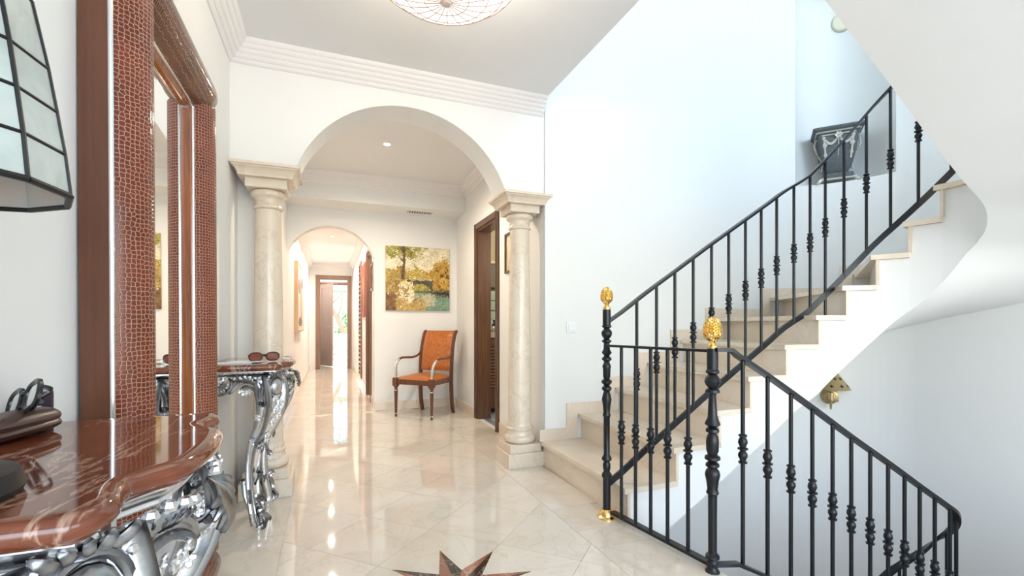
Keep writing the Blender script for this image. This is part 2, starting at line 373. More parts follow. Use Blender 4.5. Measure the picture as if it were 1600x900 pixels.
for i in range(-14, 15):
    for j in range(-14, 15):
        if (i+j) % 2 == 0: continue
        cx, cy = SCX+i*T, SCY+j*T
        tile(cliprect([(cx-T, cy), (cx, cy-T), (cx+T, cy), (cx, cy+T)], -.21, 1.17, .2, 5.95))
def strip(x0, x1, y0, y1, step, off=0):
    y = y0-off
    while y < y1:
        q = cliprect([(x0, y), (x1, y), (x1, y+step), (x0, y+step)], x0, x1, y0, y1)
        if q and y < 2.1 and x1 > 1.4: q = clip(q, .6, .086, .6*1.474+.086*2.1)
        if q: tile(q)
        y += step
strip(XL, -.21, .2, 3.2, .4); strip(HL, -.21, 3.2, HB, .4, .2)
strip(1.17, 1.480, 2.1, 3.2, .4, .1); strip(1.17, 1.57, .2, 2.1, .4, .3); strip(1.17, HR, 3.2, HB, .4, .1)
for k, x in enumerate((HL, -.12, .21)): strip(x, min(x+.33, CR), HB, 13.25, .4, .2*(k % 2))
# star inlay
star = MB().prism([(SCX+.12*math.cos(a), SCY+.12*math.sin(a)) for a in [2*PI*k/16 for k in range(16)]], 0, .0004).build('star_inlay', M['rosemarble'], floor)
for k in range(8):
    a = k*PI/4; R = .325 if k % 2 == 0 else .325; r = .125
    for sgn, mm in ((1, 'rosemarble'), (-1, 'dkmarble')):
        b = a+sgn*PI/8; tri = [(SCX, SCY), (SCX+R*math.cos(a), SCY+R*math.sin(a)), (SCX+r*1.02*math.cos(b), SCY+r*1.02*math.sin(b))]
        if sgn < 0: tri = tri[::-1]
        MB().prism(tri, .0004, .0010).build('star_piece', M[mm], star)

# ------------------------------------------------------------------ walls and ceilings
mb = MB().box((XL-.15, -2.6, 0), (XL, YA, 5.6)); struct('wall_left', mb, M['wall'])
mb = MB().box((XL-.15, YA, 0), (HL, YB, 2.02)); mb.v = [(x if x < HL-.01 else XL+.0, y, z) for x, y, z in mb.v]; struct('wall_left_pier', mb, M['wall'])
mb = MB().box((HL-.15, YB, 0), (HL, 13.3, 2.9)); struct('wall_left_hall', mb, M['wall'])
# arch wall
ACX, ACZ, AR, SZ = .4975, 1.785, .73, 2.02
a0 = math.asin((SZ-ACZ)/AR)
pts = [(ACX+AR*math.cos(PI-a0-(PI-2*a0)*k/28), ACZ+AR*math.sin(PI-a0-(PI-2*a0)*k/28)) for k in range(29)]
mb = MB()
poly = [(XL-.15, SZ)]+pts+[(1.5, SZ)]
top = 2.97
rows_f = [(x, z) for x, z in poly]
def archwall(mb, poly, y0, y1, top):
    for (xa, za), (xb, zb) in zip(poly, poly[1:]):
        mb.add([(xa, y0, za), (xb, y0, zb), (xb, y0, top), (xa, y0, top), (xa, y1, za), (xb, y1, zb), (xb, y1, top), (xa, y1, top)], [(0, 1, 2, 3), (5, 4, 7, 6), (4, 5, 1, 0)])
archwall(mb, poly, YA, YB, top); struct('wall_arch', mb, M['wall'])
mb = MB().box((1.5, SY+.012, 0), (1.60, YB, top)); mb.box((HR, YB, 0), (HR+.14, 4.36, 2.9)); mb.box((HR, 5.03, 0), (HR+.14, HB+.14, 2.9)); mb.box((HR, 4.36, 2.12), (HR+.14, 5.03, 2.9))
struct('wall_right_hall', mb, M['wall'])
# hall back wall with the corridor arch
CX, CZ, R2 = .02, 1.717, .51
a0 = math.asin((1.88-CZ)/R2)
poly2 = [(HL-.05, 1.88)]+[(max(HL, min(CR-.03, CX+R2*math.cos(PI-a0-(PI-2*a0)*k/24))), CZ+R2*math.sin(PI-a0-(PI-2*a0)*k/24)) for k in range(25)]+[(CR-.02, 1.88)]
poly2 = [poly2[0]]+[p for p in poly2[1:]]
mb = MB(); archwall(mb, poly2, HB, HB+.14, 2.9); mb.box((CR-.02, HB, 0), (HR+.14, HB+.14, 2.9)); struct('wall_back_hall', mb, M['wall'])
mb = MB().box((CR, HB+.14, 0), (CR+.12, 6.62, 2.6)); mb.box((CR, 7.38, 0), (CR+.12, 13.3, 2.6)); mb.box((CR, 6.62, 2.10), (CR+.12, 7.38, 2.6)); struct('wall_right_corridor', mb, M['wall'])
mb = MB().box((HL, CE, 2.17), (CR, CE+.12, 2.6)); mb.box((HL, CE, 0), (-.24, CE+.12, 2.17)); mb.box((.43, CE, 0), (CR, CE+.12, 2.17)); struct('wall_end_corridor', mb, M['wall'])
mb = MB().box((HL, 5.53, 2.43), (HR, HB, 2.72)); struct('trim_1', mb, M['wall'])          # boxed beam
mb = MB().box((XL-.15, -2.6, CEIL), (1.484, YA, 2.97)); mb.box((1.484, -2.6, CEIL), (4.5, .22, 2.97)); struct('ceiling', mb, M['ceil'])
mb = MB().box((HL-.15, YB, CEIL), (HR+.14, HB+.14, 2.97)); struct('ceiling_hall', mb, M['ceil'])
mb = MB().box((HL-.15, HB+.14, 2.5), (CR+.12, 13.3, 2.6)); struct('ceiling_corridor', mb, M['ceil'])
mb = MB().box((XL-.15, -2.6, 5.6), (4.6, 3.4, 5.75)); struct('ceiling_stairwell', mb, M['wall'])
mb = MB().box((XL-.15, -2.75, 0), (-.4, -2.6, 5.6)); mb.box((1.7, -2.75, 0), (1.9, -2.6, 5.6)); mb.box((4.2, -2.75, 0), (4.5, -2.6, 5.6)); mb.box((-.4, -2.75, 2.4), (4.2, -2.6, 3.5)); mb.box((-.4, -2.75, 5.3), (4.2, -2.6, 5.6)); mb.box((1.9, -2.75, 0), (4.2, -2.6, .5))
struct('wall_behind', mb, M['wall'])
mb = MB().box((4.35, -2.6, -2.97), (4.5, .22, 5.6)); mb.box((1.58, .08, -2.97), (4.35, .22, -.25)); struct('wall_right_lower', mb, M['wall'])
mb = MB().box((-.7, YB-.26, 2.97), (1.5, YB, 5.6)); struct('wall_upper_hall', mb, M['wall'])
mb = MB().box((1.4, -2.6, -3.1), (4.5, 3.3, -2.97)); struct('floor_lower', mb, M['step'])
mb = MB().box((1.34, -2.6, -2.97), (1.46, 3.3, -.25)); struct('wall_left_lower', mb, M['low_wall'])
# curved stair wall with its niche
AN = (math.radians(57.0), math.radians(10.5))       # niche between these angles on the arc
NZ0, NZ1 = 2.31, 4.15
segs = [(1.5, SY), (2.5, SY), (3.45, SY)] + arc_xy(3.45, 2.27, .90, PI/2, AN[0], 8)[1:]
niche_i = len(segs)-1
segs += arc_xy(3.45, 2.27, .90, AN[0], AN[1], 12)[1:]; niche_j = len(segs)-1
segs += arc_xy(3.45, 2.27, .90, AN[1], 0, 4)[1:] + [(4.35, .22)]
mb = MB(); low = MB()
for i, (p, q) in enumerate(zip(segs, segs[1:])):
    for z0, z1 in ((0, NZ0), (NZ0, NZ1), (NZ1, 5.6)):
        if niche_i <= i < niche_j and z0 == NZ0: continue
        mb.add([(*p, z0), (*q, z0), (*q, z1), (*p, z1)], [(0, 1, 2, 3)])
    low.add([(*p, -2.97), (*q, -2.97), (*q, 0), (*p, 0)], [(0, 1, 2, 3)])
A, B = Vector(segs[niche_i]), Vector(segs[niche_j]); mid = (A+B)/2; ch = (B-A); nrm = Vector((-ch.y, ch.x)).normalized()
if nrm.dot(mid-Vector((3.45, 2.27))) < 0: nrm = -nrm
hw = ch.length/2; dep = .36; back = [A+ch*.5*(1-math.cos(PI*k/16))+nrm*dep*math.sin(PI*k/16) for k in range(17)]
frontA = [Vector(segs[k]) for k in range(niche_i, niche_j+1)]
mb.grid([[(p.x, p.y, NZ0) for p in back], [(p.x, p.y, NZ1) for p in back]])
mb.add([(p.x, p.y, NZ0) for p in back]+[(p.x, p.y, NZ0) for p in frontA[::-1]], [tuple(range(17+len(frontA)))])
mb.add([(p.x, p.y, NZ1) for p in back]+[(p.x, p.y, NZ1) for p in frontA[::-1]], [tuple(range(17+len(frontA)))[::-1]])
struct('wall_stair', mb, M['wall'], ang=40); struct('wall_stair_lower', low, M['wall'], ang=40)

# stepped crown mouldings
def crown(mb, path, zt, k=5, out=.105, hgt=.115):   # path: (x, y, nx, ny) corners with inward miter vectors
    prof = [(0, -hgt)]
    for i in range(k): prof += [(out*(i+.35)/k, -hgt+hgt*i/k), (out*(i+.75)/k, -hgt+hgt*(i+.35)/k), (out*(i+1)/k, -hgt+hgt*(i+.9)/k)]
    prof += [(out, 0)]
    mb.grid([[(x+nx*o, y+ny*o, zt+z) for o, z in prof] for x, y, nx, ny in path])
mb = MB(); crown(mb, [(XL, -2.6, 1, 0), (XL, YA, 1, -1), (1.484, YA, 0, -1)], CEIL); mb.add([(1.484, YA, CEIL-.115), (1.484, YA-.105, CEIL), (1.484, YA, CEIL)], [(0, 1, 2)])
struct('trim_2', mb, M['mould'], ang=20)
mb = MB(); crown(mb, [(HL, YB, 1, 0), (HL, 5.53, 1, -1), (HR, 5.53, -1, -1), (HR, YB, -1, 0)], CEIL); struct('trim_3', mb, M['mould'], ang=20)
mb = MB(); crown(mb, [(HL, HB+.14, 1, 0), (HL, CE, 1, -1), (CR, CE, -1, -1), (CR, HB+.14, -1, 0)], 2.5, 3, .09, .10); struct('trim_4', mb, M['mould'], ang=20)
# baseboards
def base(name, a, b, z=.105, t=.013):
    mb = MB(); n = max(1, round((Vector(b[:2])-Vector(a[:2])).length/.6)); root = None
    x0, x1 = sorted((a[0], b[0])); y0, y1 = sorted((a[1], b[1]))
    root = struct(name, MB().box((x0, y0, 0), (x1, y1, z*.5)), M['step'])
    for k in range(n):
        if x1-x0 > y1-y0: p0, p1 = (x0+(x1-x0)*k/n+.001, y0-.001, 0), (x0+(x1-x0)*(k+1)/n-.001, y1+.001, z)
        else: p0, p1 = (x0-.001, y0+(y1-y0)*k/n+.001, 0), (x1+.001, y0+(y1-y0)*(k+1)/n-.001, z)
        MB().box(p0, p1).build('skirting_tile', M['step'], root)
base('baseboard_left', (XL, -1, 0), (XL+.013, 3.15, 0)); base('baseboard_left_hall', (HL, YB, 0), (HL+.013, CE, 0))
base('baseboard_right_hall', (HR-.013, 5.10, 0), (HR, HB, 0)); base('baseboard_right_door', (HR-.013, YB, 0), (HR, 4.28, 0)); base('baseboard_back_hall', (CR-.02, HB-.013, 0), (HR-.014, HB, 0))
base('baseboard_right_corridor', (CR-.013, HB+.14, 0), (CR, 6.55, 0)); base('baseboard_far_corridor', (CR-.013, 7.45, 0), (CR, CE, 0)); base('baseboard_pier', (1.487, SY+.03, 0), (1.5, YB, 0))

# ------------------------------------------------------------------ staircase
st = thing('staircase', 'curved white staircase with cream marble treads beside the arch', 'staircase', (1.474, 2.6, 0)); SO = (1.474, 2.6, 0)
def srange(a, b, step=.04): n = max(1, math.ceil((b-a)/step)); return [a+(b-a)*k/n for k in range(n+1)]
for k in range(1, 17):
    s0, s1 = SK[k-1], SK[k]+.03; z = k*RISE
    ins = [inner(s) for s in srange(s0, s1)]; t0, t1 = TK[k-1], t_of(s1)
    outs = [outer(t) for t in srange(t0, t1, .12)]
    poly = ins+outs[::-1]
    MB().prism(poly[::-1], z-.03, z).build('tread', M['step'], st, o=SO)
    a, b = inoff(s0+.025, .012), outer(t_of(s0+.025)); d = Vector((b[0]-a[0], b[1]-a[1])).normalized(); n = Vector((-d.y, d.x))*.018
    if n.dot(Vector(inner(s0+.1))-Vector(inner(s0))) < 0: n = -n
    mbr = MB().prism([a, b, (b[0]+n.x, b[1]+n.y), (a[0]+n.x, a[1]+n.y)], (k-1)*RISE if k > 1 else -.02, z-.03); mbr.build('riser', M['step'], st, o=SO)
mb = MB()
for k in range(1, 17):
    ss = srange(SK[k-1]+.03, SK[k]+.03); zt = k*RISE-.031
    mb.grid([[(*inoff(s, .025), interp(s, ZB)) for s in ss], [(*inoff(s, .025), zt) for s in ss]])
mb.build('stringer', M['stair_white'], st, o=SO, ang=50)
mb = MB(); ss = srange(.02, 4.1, .05)
rows = []
for s in ss:
    a, b = Vector(inoff(s, .025)), Vector(outer(t_of(s))); z = interp(s, ZB); rows.append([(*(a+(b-a)*(j/6)), z) for j in range(7)])
mb.grid(rows, flip=True); mb.build('soffit', M['stair_white'], st, o=SO, ang=50)
# skirting tiles along the wall
for k in range(0, 9):
    ta, tb = TK[k]-.012, TK[k+1]-.012 if k < 10 else TK[k+1]; z0, z1 = (k+1)*RISE, (k+2)*RISE+.062
    tt = srange(ta, tb+(.0), .1); P = [outer(t) for t in tt]
    def inn(t):
        a, b = outer(t-.02), outer(t+.02); d = Vector((b[0]-a[0], b[1]-a[1])).normalized(); p = outer(t); return (p[0]+d.y*.012, p[1]-d.x*.012)
    Q = [inn(t) for t in tt]; h0 = z0+.085
    MB().prism((P+Q[::-1])[::-1], z0, h0).build('skirting_tile', M['step'], st, o=SO)
    tt = srange(tb-.09, tb, .05); P = [outer(t) for t in tt]; Q = [inn(t) for t in tt]
    MB().prism((P+Q[::-1])[::-1], h0, z0+RISE+.085).build('skirting_tile', M['step'], st, o=SO)
# flight going down
for k in range(0, 7):
    x = 1.60+k*.27; z = -(k+1)*RISE
    MB().box((x-.03, .225, z-.03), (x+.30, 1.36, z)).build('tread', M['step'], st, o=SO)
    MB().box((x-.02, .225, z), (x-.002, 1.34, z+RISE-.03)).build('riser', M['step'], st, o=SO)
MB().prism([(1.58, -.25), (1.58, -.25-.20), (3.6, -1.84), (3.6, -1.34), (1.58, -.03)], .225, 1.33, axis=1).build('lower_stringer', M['stair_white'], st, o=SO)

# ------------------------------------------------------------------ railings
def knuckle(z, r=.0205, h=.125):
    f = [(-.5, .45), (-.49, .85), (-.44, .9), (-.42, .62), (-.36, .62), (-.25, .95), (-.17, .92), (-.08, .55), (-.05, .6), (-.02, 1.05), (.02, 1.05), (.05, .6), (.10, .68), (.20, .96), (.30, .86), (.40, .55), (.42, .85), (.47, .85), (.5, .45)]
    return [(r*b, z+h*a) for a, b in f]
def baluster_mesh(H, mid=.5, foot=False):
    prof = [(.0088, -.008), (.0088, H*mid-.0625)]+knuckle(H*mid)+[(.0088, H*mid+.0625), (.0088, H)]
    return MB().lathe(prof, n=10).mesh('baluster', M['iron'], 40)
def sweepbar(pts, wd, th): return MB().tube(pts, [(wd, th)]*len(pts), prof=[(-.5, -.5), (.5, -.5), (.5, .5), (-.5, .5)], up=(0, 0, 1))
def pinecone(parent, x, y, z, R=.034, H=.092):
    f = MB(); e = H/.092
    f.lathe([(.02, 0), (.021, .004), (.021, .012), (.015, .018), (.011, .026), (.0125, .032), (.017, .036)], (x, y, z), 16)
    f.build('finial_base', M['brass'], parent, o=RO); b = MB(); n, mrows = 22, 16; vs = []; fs = []
    for j in range(mrows+1):
        t = j/mrows; r = R*math.sqrt(max(0, 1-((t-.40)/(.61 if t > .40 else .46))**2))
        if j == mrows: r = .003
        for k in range(n):
            a = 2*PI*(k+(j % 2)*.0)/n; bmp = 1+(.16 if (k+j) % 2 == 0 else -.02)*(1 if 0 < j < mrows else 0); up = .004 if (k+j) % 2 == 0 else 0
            vs.append((x+r*bmp*math.cos(a), y+r*bmp*math.sin(a), z+.034+H*t+up))
    for j in range(mrows):
        for k in range(n):
            q = [j*n+k, j*n+(k+1) % n, (j+1)*n+(k+1) % n, (j+1)*n+k]
            fs += ([(q[0], q[1], q[3]), (q[1], q[2], q[3])] if (k+j) % 2 == 0 else [(q[0], q[1], q[2]), (q[0], q[2], q[3])])
    b.add(vs, fs); fin = b.build('pinecone_finial', M['brass'], parent, ang=20, o=RO)
    c = MB()
    for k in range(9):
        a = 2*PI*k/9; d = Vector((math.cos(a), math.sin(a), 0))
        pp = [Vector((x, y, z+.034))+d*R*.35, Vector((x, y, z+.048))+d*R*.84, Vector((x, y, z+.060))+d*R*1.03, Vector((x, y, z+.070))+d*R*1.06]
        c.tube(cr(pp, 3), [(.003, .002), (.008, .003), (.006, .0025), (.001, .001)], 6, up=tuple(d))
    c.build('leaf_collar', M['brass'], parent, o=RO)
def fluted(mb, x, y, prof, n=18): mb.lathe(prof, (x, y, 0), n)

# ascending railing
RO = (1.412, 2.196, 0)
r1 = thing('stair_railing', 'black iron railing climbing the stairs from the tall newel post with brass pinecone', 'railing', RO)
RI = .11
BOT = [(0, .20), (.22, .35), (.44, .49), (.68, .645), (.93, .80), (1.18, .955), (1.44, 1.13), (1.57, 1.29), (1.77, 1.58), (1.90, 1.74), (2.03, 1.90), (2.2, 2.10), (2.5, 2.42), (3.0, 2.75)]
# rail path runs .11 outside the tread tips
def rail_xy(s): return inoff(s, RI)
rs = [s for s in srange(0, 2.9, .05)]; gap = .885
rp = [(1.418, 2.195, .182)]+[(*rail_xy(s), interp(s, BOT)) for s in rs[1:]]
sweepbar(rp, .014, .034).build('bottom_rail', M['iron'], r1, o=RO)
sweepbar([(x, y, z+gap) for x, y, z in rp], .036, .014).build('handrail', M['iron'], r1, o=RO)
S_, C_ = math.sin(math.atan(285/731)), math.cos(math.atan(285/731))
S1 = [.155, .29, .42, .555, .695, .83, .967, 1.10, 1.235, 1.36, 1.455, 1.535, 1.625, 1.725, 1.825, 1.935, 2.06, 2.2, 2.36, 2.52, 2.68]
bm = baluster_mesh(gap)
for i, s in enumerate(S1):
    x, y = rail_xy(s); put('baluster', bm, r1, (x-RO[0], y-RO[1], interp(s, BOT)-RO[2]))
    if i == 11:
        ext = MB().lathe([(.0088, 0), (.0088, interp(s, BOT)-5*RISE)], (x, y, 5*RISE), 10).build('baluster_foot', M['iron'], r1, o=RO)
        MB().lathe([(.022, 0), (.022, .006), (.016, .012), (.020, .02), (.019, .028), (.012, .034)], (x, y, 5*RISE), 14).build('brass_socket', M['brass'], r1, o=RO)
nw = MB(); k1 = lambda y: .0035*(808-y)
fluted(nw, 1.412, 2.196, [(.021, .02), (.021, k1(746)), (.027, k1(745)), (.028, k1(741)), (.016, k1(736)), (.021, k1(731)), (.021, k1(725)), (.015, k1(721)), (.027, k1(718)), (.027, k1(715)), (.0165, k1(710)), (.0175, k1(652)), (.023, k1(649)), (.018, k1(644)), (.021, k1(634)), (.027, k1(624)), (.021, k1(616)), (.016, k1(612)), (.027, k1(608)), (.026, k1(605)), (.014, k1(602)), (.028, k1(598)), (.029, k1(595)), (.016, k1(592)), (.020, k1(588)), (.021, k1(576)), (.024, k1(572)), (.018, k1(568)), (.015, k1(565)), (.027, k1(562)), (.025, k1(559)), (.014, k1(556)), (.028, k1(551)), (.018, k1(546)), (.014, k1(530)), (.022, k1(535)-.0), (.013, k1(528))][:-2]+[(.012, k1(537)), (.026, k1(534)), (.026, k1(532)), (.014, k1(530)), (.026, k1(525)), (.030, k1(521)), (.026, k1(517)), (.014, k1(513)), (.026, k1(511)), (.026, k1(509)), (.022, k1(508)), (.022, k1(484))])
nwo = nw.build('newel_post', M['iron'], r1, o=RO)
pinecone(r1, 1.412, 2.196, k1(484), .031, .088)
MB().lathe([(.052, 0), (.052, .006), (.040, .014), (.036, .030), (.028, .040), (.024, .046)], (1.412, 2.196, 0), 20).build('brass_base', M['brass'], r1, o=RO)

# guard and descending railing
RO = (1.52, 1.547, 0)
r2 = thing('stair_railing', 'black iron railing guarding the stair opening and descending to the lower floor', 'railing', RO)
k2 = lambda y: .002727*(893-y)
nw = MB(); fluted(nw, 1.52, 1.547, [(.030, -.01), (.030, .004), (.024, k2(889)), (.020, k2(884)), (.024, k2(878)), (.018, k2(874)), (.029, k2(871)), (.028, k2(867)), (.0175, k2(863)), (.0185, k2(773)), (.026, k2(770)), (.021, k2(764)), (.025, k2(752)), (.031, k2(741)), (.027, k2(735)), (.018, k2(731)), (.028, k2(728)), (.027, k2(724)), (.016, k2(721)), (.032, k2(717)), (.031, k2(713)), (.019, k2(710)), (.025, k2(704)), (.026, k2(690)), (.023, k2(682)), (.016, k2(677)), (.028, k2(674)), (.026, k2(670)), (.016, k2(667)), (.032, k2(663)), (.030, k2(660)), (.020, k2(652)), (.015, k2(618)), (.016, k2(615)), (.030, k2(613)), (.028, k2(609)), (.017, k2(606)), (.028, k2(601)), (.033, k2(596)), (.028, k2(590)), (.018, k2(585)), (.028, k2(582)), (.027, k2(579)), (.023, k2(577)), (.023, k2(545))])
nw.build('newel_post', M['iron'], r2, o=RO); pinecone(r2, 1.52, 1.547, k2(545), .036, .100)
g0, g1 = Vector((1.412, 2.196, 0)), Vector((1.52, 1.547, 0))
sweepbar([(*g0.xy, .938), (*g1.xy, .94)], .034, .012).build('handrail', M['iron'], r2, o=RO); sweepbar([(1.43, 2.17, .035), (*g1.xy, .03)], .034, .014).build('bottom_rail', M['iron'], r2, o=RO)
bm2 = baluster_mesh(.90)
for px in (971, 993, 1016.7, 1043, 1075):
    u = (px-800)/731; rx, ry = S_+u*C_, C_-u*S_; d = g1-g0; t = -(g0.x*ry-g0.y*rx)/(d.x*ry-d.y*rx); p = g0+d*t
    put('baluster', bm2, r2, (p.x-RO[0], p.y-RO[1], .036))
P2 = [(1.52, 1.525, .945), (1.572, 1.496, .938), (1.765, 1.482, .829), (2.009, 1.464, .681), (2.248, 1.446, .532), (2.481, 1.429, .393), (2.699, 1.413, .258), (2.872, 1.402, .155), (2.96, 1.402, .10), (3.04, 1.43, .03), (3.10, 1.48, -.05), (3.125, 1.55, -.13), (3.09, 1.61, -.22), (3.0, 1.66, -.30), (2.90, 1.69, -.37), (2.6, 1.70, -.56), (2.2, 1.70, -.82)]
c2 = [Vector(P2[0])]+cr(P2[1:7], 4)[:-1]+cr(P2[6:], 4); c2[1].z += .008; sweepbar(c2, .040, .015).build('handrail', M['iron'], r2, o=RO)
sweepbar([(*g1.xy, .03), (1.60, 1.49, .045)]+[(p.x, p.y, p.z-.86) for p in c2[6:]], .03, .014).build('bottom_rail', M['iron'], r2, o=RO)
bm3 = baluster_mesh(.86, .56); used = 0
cs = cum([(p.x, p.y) for p in c2])
def at_len(l):
    for i in range(len(cs)-1):
        if cs[i+1] >= l: f = (l-cs[i])/max(1e-9, cs[i+1]-cs[i]); return c2[i]+(c2[i+1]-c2[i])*f
    return c2[-1]
def px_of(p): d = p.x*S_+p.y*C_; return 800+731*(p.x*C_-p.y*S_)/d
targets = [1160, 1199, 1235, 1268.5, 1300.5, 1330, 1359, 1387, 1412.7, 1437, 1460]; l = .05
for tpx in targets:
    while px_of(at_len(l)) < tpx and l < cs[-1]: l += .003
    p = at_len(l); put('baluster', bm3, r2, (p.x-RO[0], p.y-RO[1], p.z-.86))
for q in range(12):
    l += .115
    if l > cs[-1]: break
    p = at_len(l); put('baluster', bm3, r2, (p.x-RO[0], p.y-RO[1], p.z-.86))

# ------------------------------------------------------------------ columns
def column(cx, cy, label):
    t = thing('marble_column', label, 'column', (cx, cy, 0), group=None)
    MB().bbox((-.145, -.145, 0), (.145, .145, .105), .003).build('plinth', M['col'], t); MB().bbox((-.125, -.125, .105), (.125, .125, .165), .003).build('plinth_block', M['col'], t)
    tor = lambda r, z0, z1, b: [(r+b*math.sin(PI*k/6), z0+(z1-z0)*(.5-.5*math.cos(PI*k/6))) for k in range(7)]
    MB().lathe([(.09, .165)]+tor(.10, .165, .225, .02)+[(.099, .228), (.099, .236), (.094, .245), (.091, .255)]+tor(.092, .256, .284, .011)+[(.092, .288), (.092, .297), (.086, .315)], n=32).build('column_base', M['col'], t)
    MB().lathe([(.086, .315), (.086, .7), (.083, 1.1), (.078, 1.5), (.074, 1.775)], n=32).build('shaft', M['col'], t)
    MB().lathe([(.074, 1.77), (.083, 1.775)]+tor(.081, 1.775, 1.793, .006)+[(.077, 1.80), (.077, 1.825), (.082, 1.84), (.086, 1.843)]+tor(.088, 1.845, 1.888, .016)+[(.095, 1.89)], n=32).build('capital', M['col'], t)
    MB().bbox((-.115, -.115, 1.888), (.115, .115, 1.945), .003).build('abacus', M['col'], t)
    mb = MB(); prof = [(.15, 1.945), (.15, 1.957), (.153, 1.96), (.158, 1.975), (.172, 1.992), (.178, 1.995), (.178, 2.002), (.188, 2.004), (.19, 2.012), (.19, 2.02)]
    rows = [[(sx*r, sy*r, z) for sx, sy in ((-1, -1), (1, -1), (1, 1), (-1, 1), (-1, -1))] for r, z in prof]; mb.grid(rows); mb.add([(-.15, -.15, 1.945), (.15, -.15, 1.945), (.15, .15, 1.945), (-.15, .15, 1.945)], [(3, 2, 1, 0)])
    mb.add([(-.19, -.19, 2.02), (.19, -.19, 2.02), (.19, .19, 2.02), (-.19, .19, 2.02)], [(0, 1, 2, 3)]); mb.build('cornice', M['col'], t); return t
column(-.36, 3.314, 'cream marble column left of the arch, behind the far console'); column(1.355, 3.314, 'cream marble column right of the arch, beside the lowest step')

# ------------------------------------------------------------------ console tables
def rosette(mb, c, R, nrm, petals=5):
    q = Vector(nrm).to_track_quat('Z', 'Y').to_matrix().to_4x4(); c = Vector(c)
    for k in range(petals):
        a = 2*PI*k/petals; p = c+q @ Vector((math.cos(a)*R*.58, math.sin(a)*R*.58, R*.12))
        mm = q @ Matrix.Rotation(a, 4, 'Z') @ Matrix.Rotation(-.35, 4, 'Y'); mb.ell(p, (R*.48, R*.40, R*.24), 7, 4, mm)
    mb.ell(c+q @ Vector((0, 0, R*.3)), R*.24, 7, 4)
def leafy(mb, base, tip, nrm, wd, bend=.3):
    b, t = Vector(base), Vector(tip); n = Vector(nrm).normalized(); d = t-b
    pts = cr([b, b+d*.35+n*d.length*bend*.7, b+d*.75+n*d.length*bend, t+n*d.length*bend*.5], 4)
    mb.tube(pts, [(wd*.25, wd*.15), (wd*.5, wd*.28), (wd*.45, wd*.25), (wd*.12, wd*.12)], 7, up=tuple(n))
def spiral(c, ux, uy, r0, r1, a0, a1, n=18):
    c, ux, uy = Vector(c), Vector(ux).normalized(), Vector(uy).normalized(); out = []
    for k in range(n+1):
        t = k/n; a = a0+(a1-a0)*t; r = r0+(r1-r0)*t; out.append(c+ux*r*math.cos(a)+uy*r*math.sin(a))
    return out
def outline(off):
    half = [(.305, .285), (.312, .250), (.302, .205), (.302, .170), (.326, .130), (.345, .105), (.353, .05), (.355, 0)]
    P = [(x, -y) for x, y in half]+[(x, y) for x, y in half[::-1][1:]]
    Q = cr([(x, y, 0) for x, y in P], 4); out = [(0, -.285)]+[(p.x, p.y) for p in Q]+[(0, .285)]
    res = []
    for i, p in enumerate(out):
        a = out[max(i-1, 0)]; b = out[min(i+1, len(out)-1)]; d = Vector((b[0]-a[0], b[1]-a[1])).normalized(); n = Vector((d.y, -d.x))
        if i == 0: n = Vector((0, -1))
        if i == len(out)-1: n = Vector((0, 1))
        res.append((max(0, p[0]+n.x*off) if i not in (0, len(out)-1) else 0, p[1]+n.y*off))
    return res
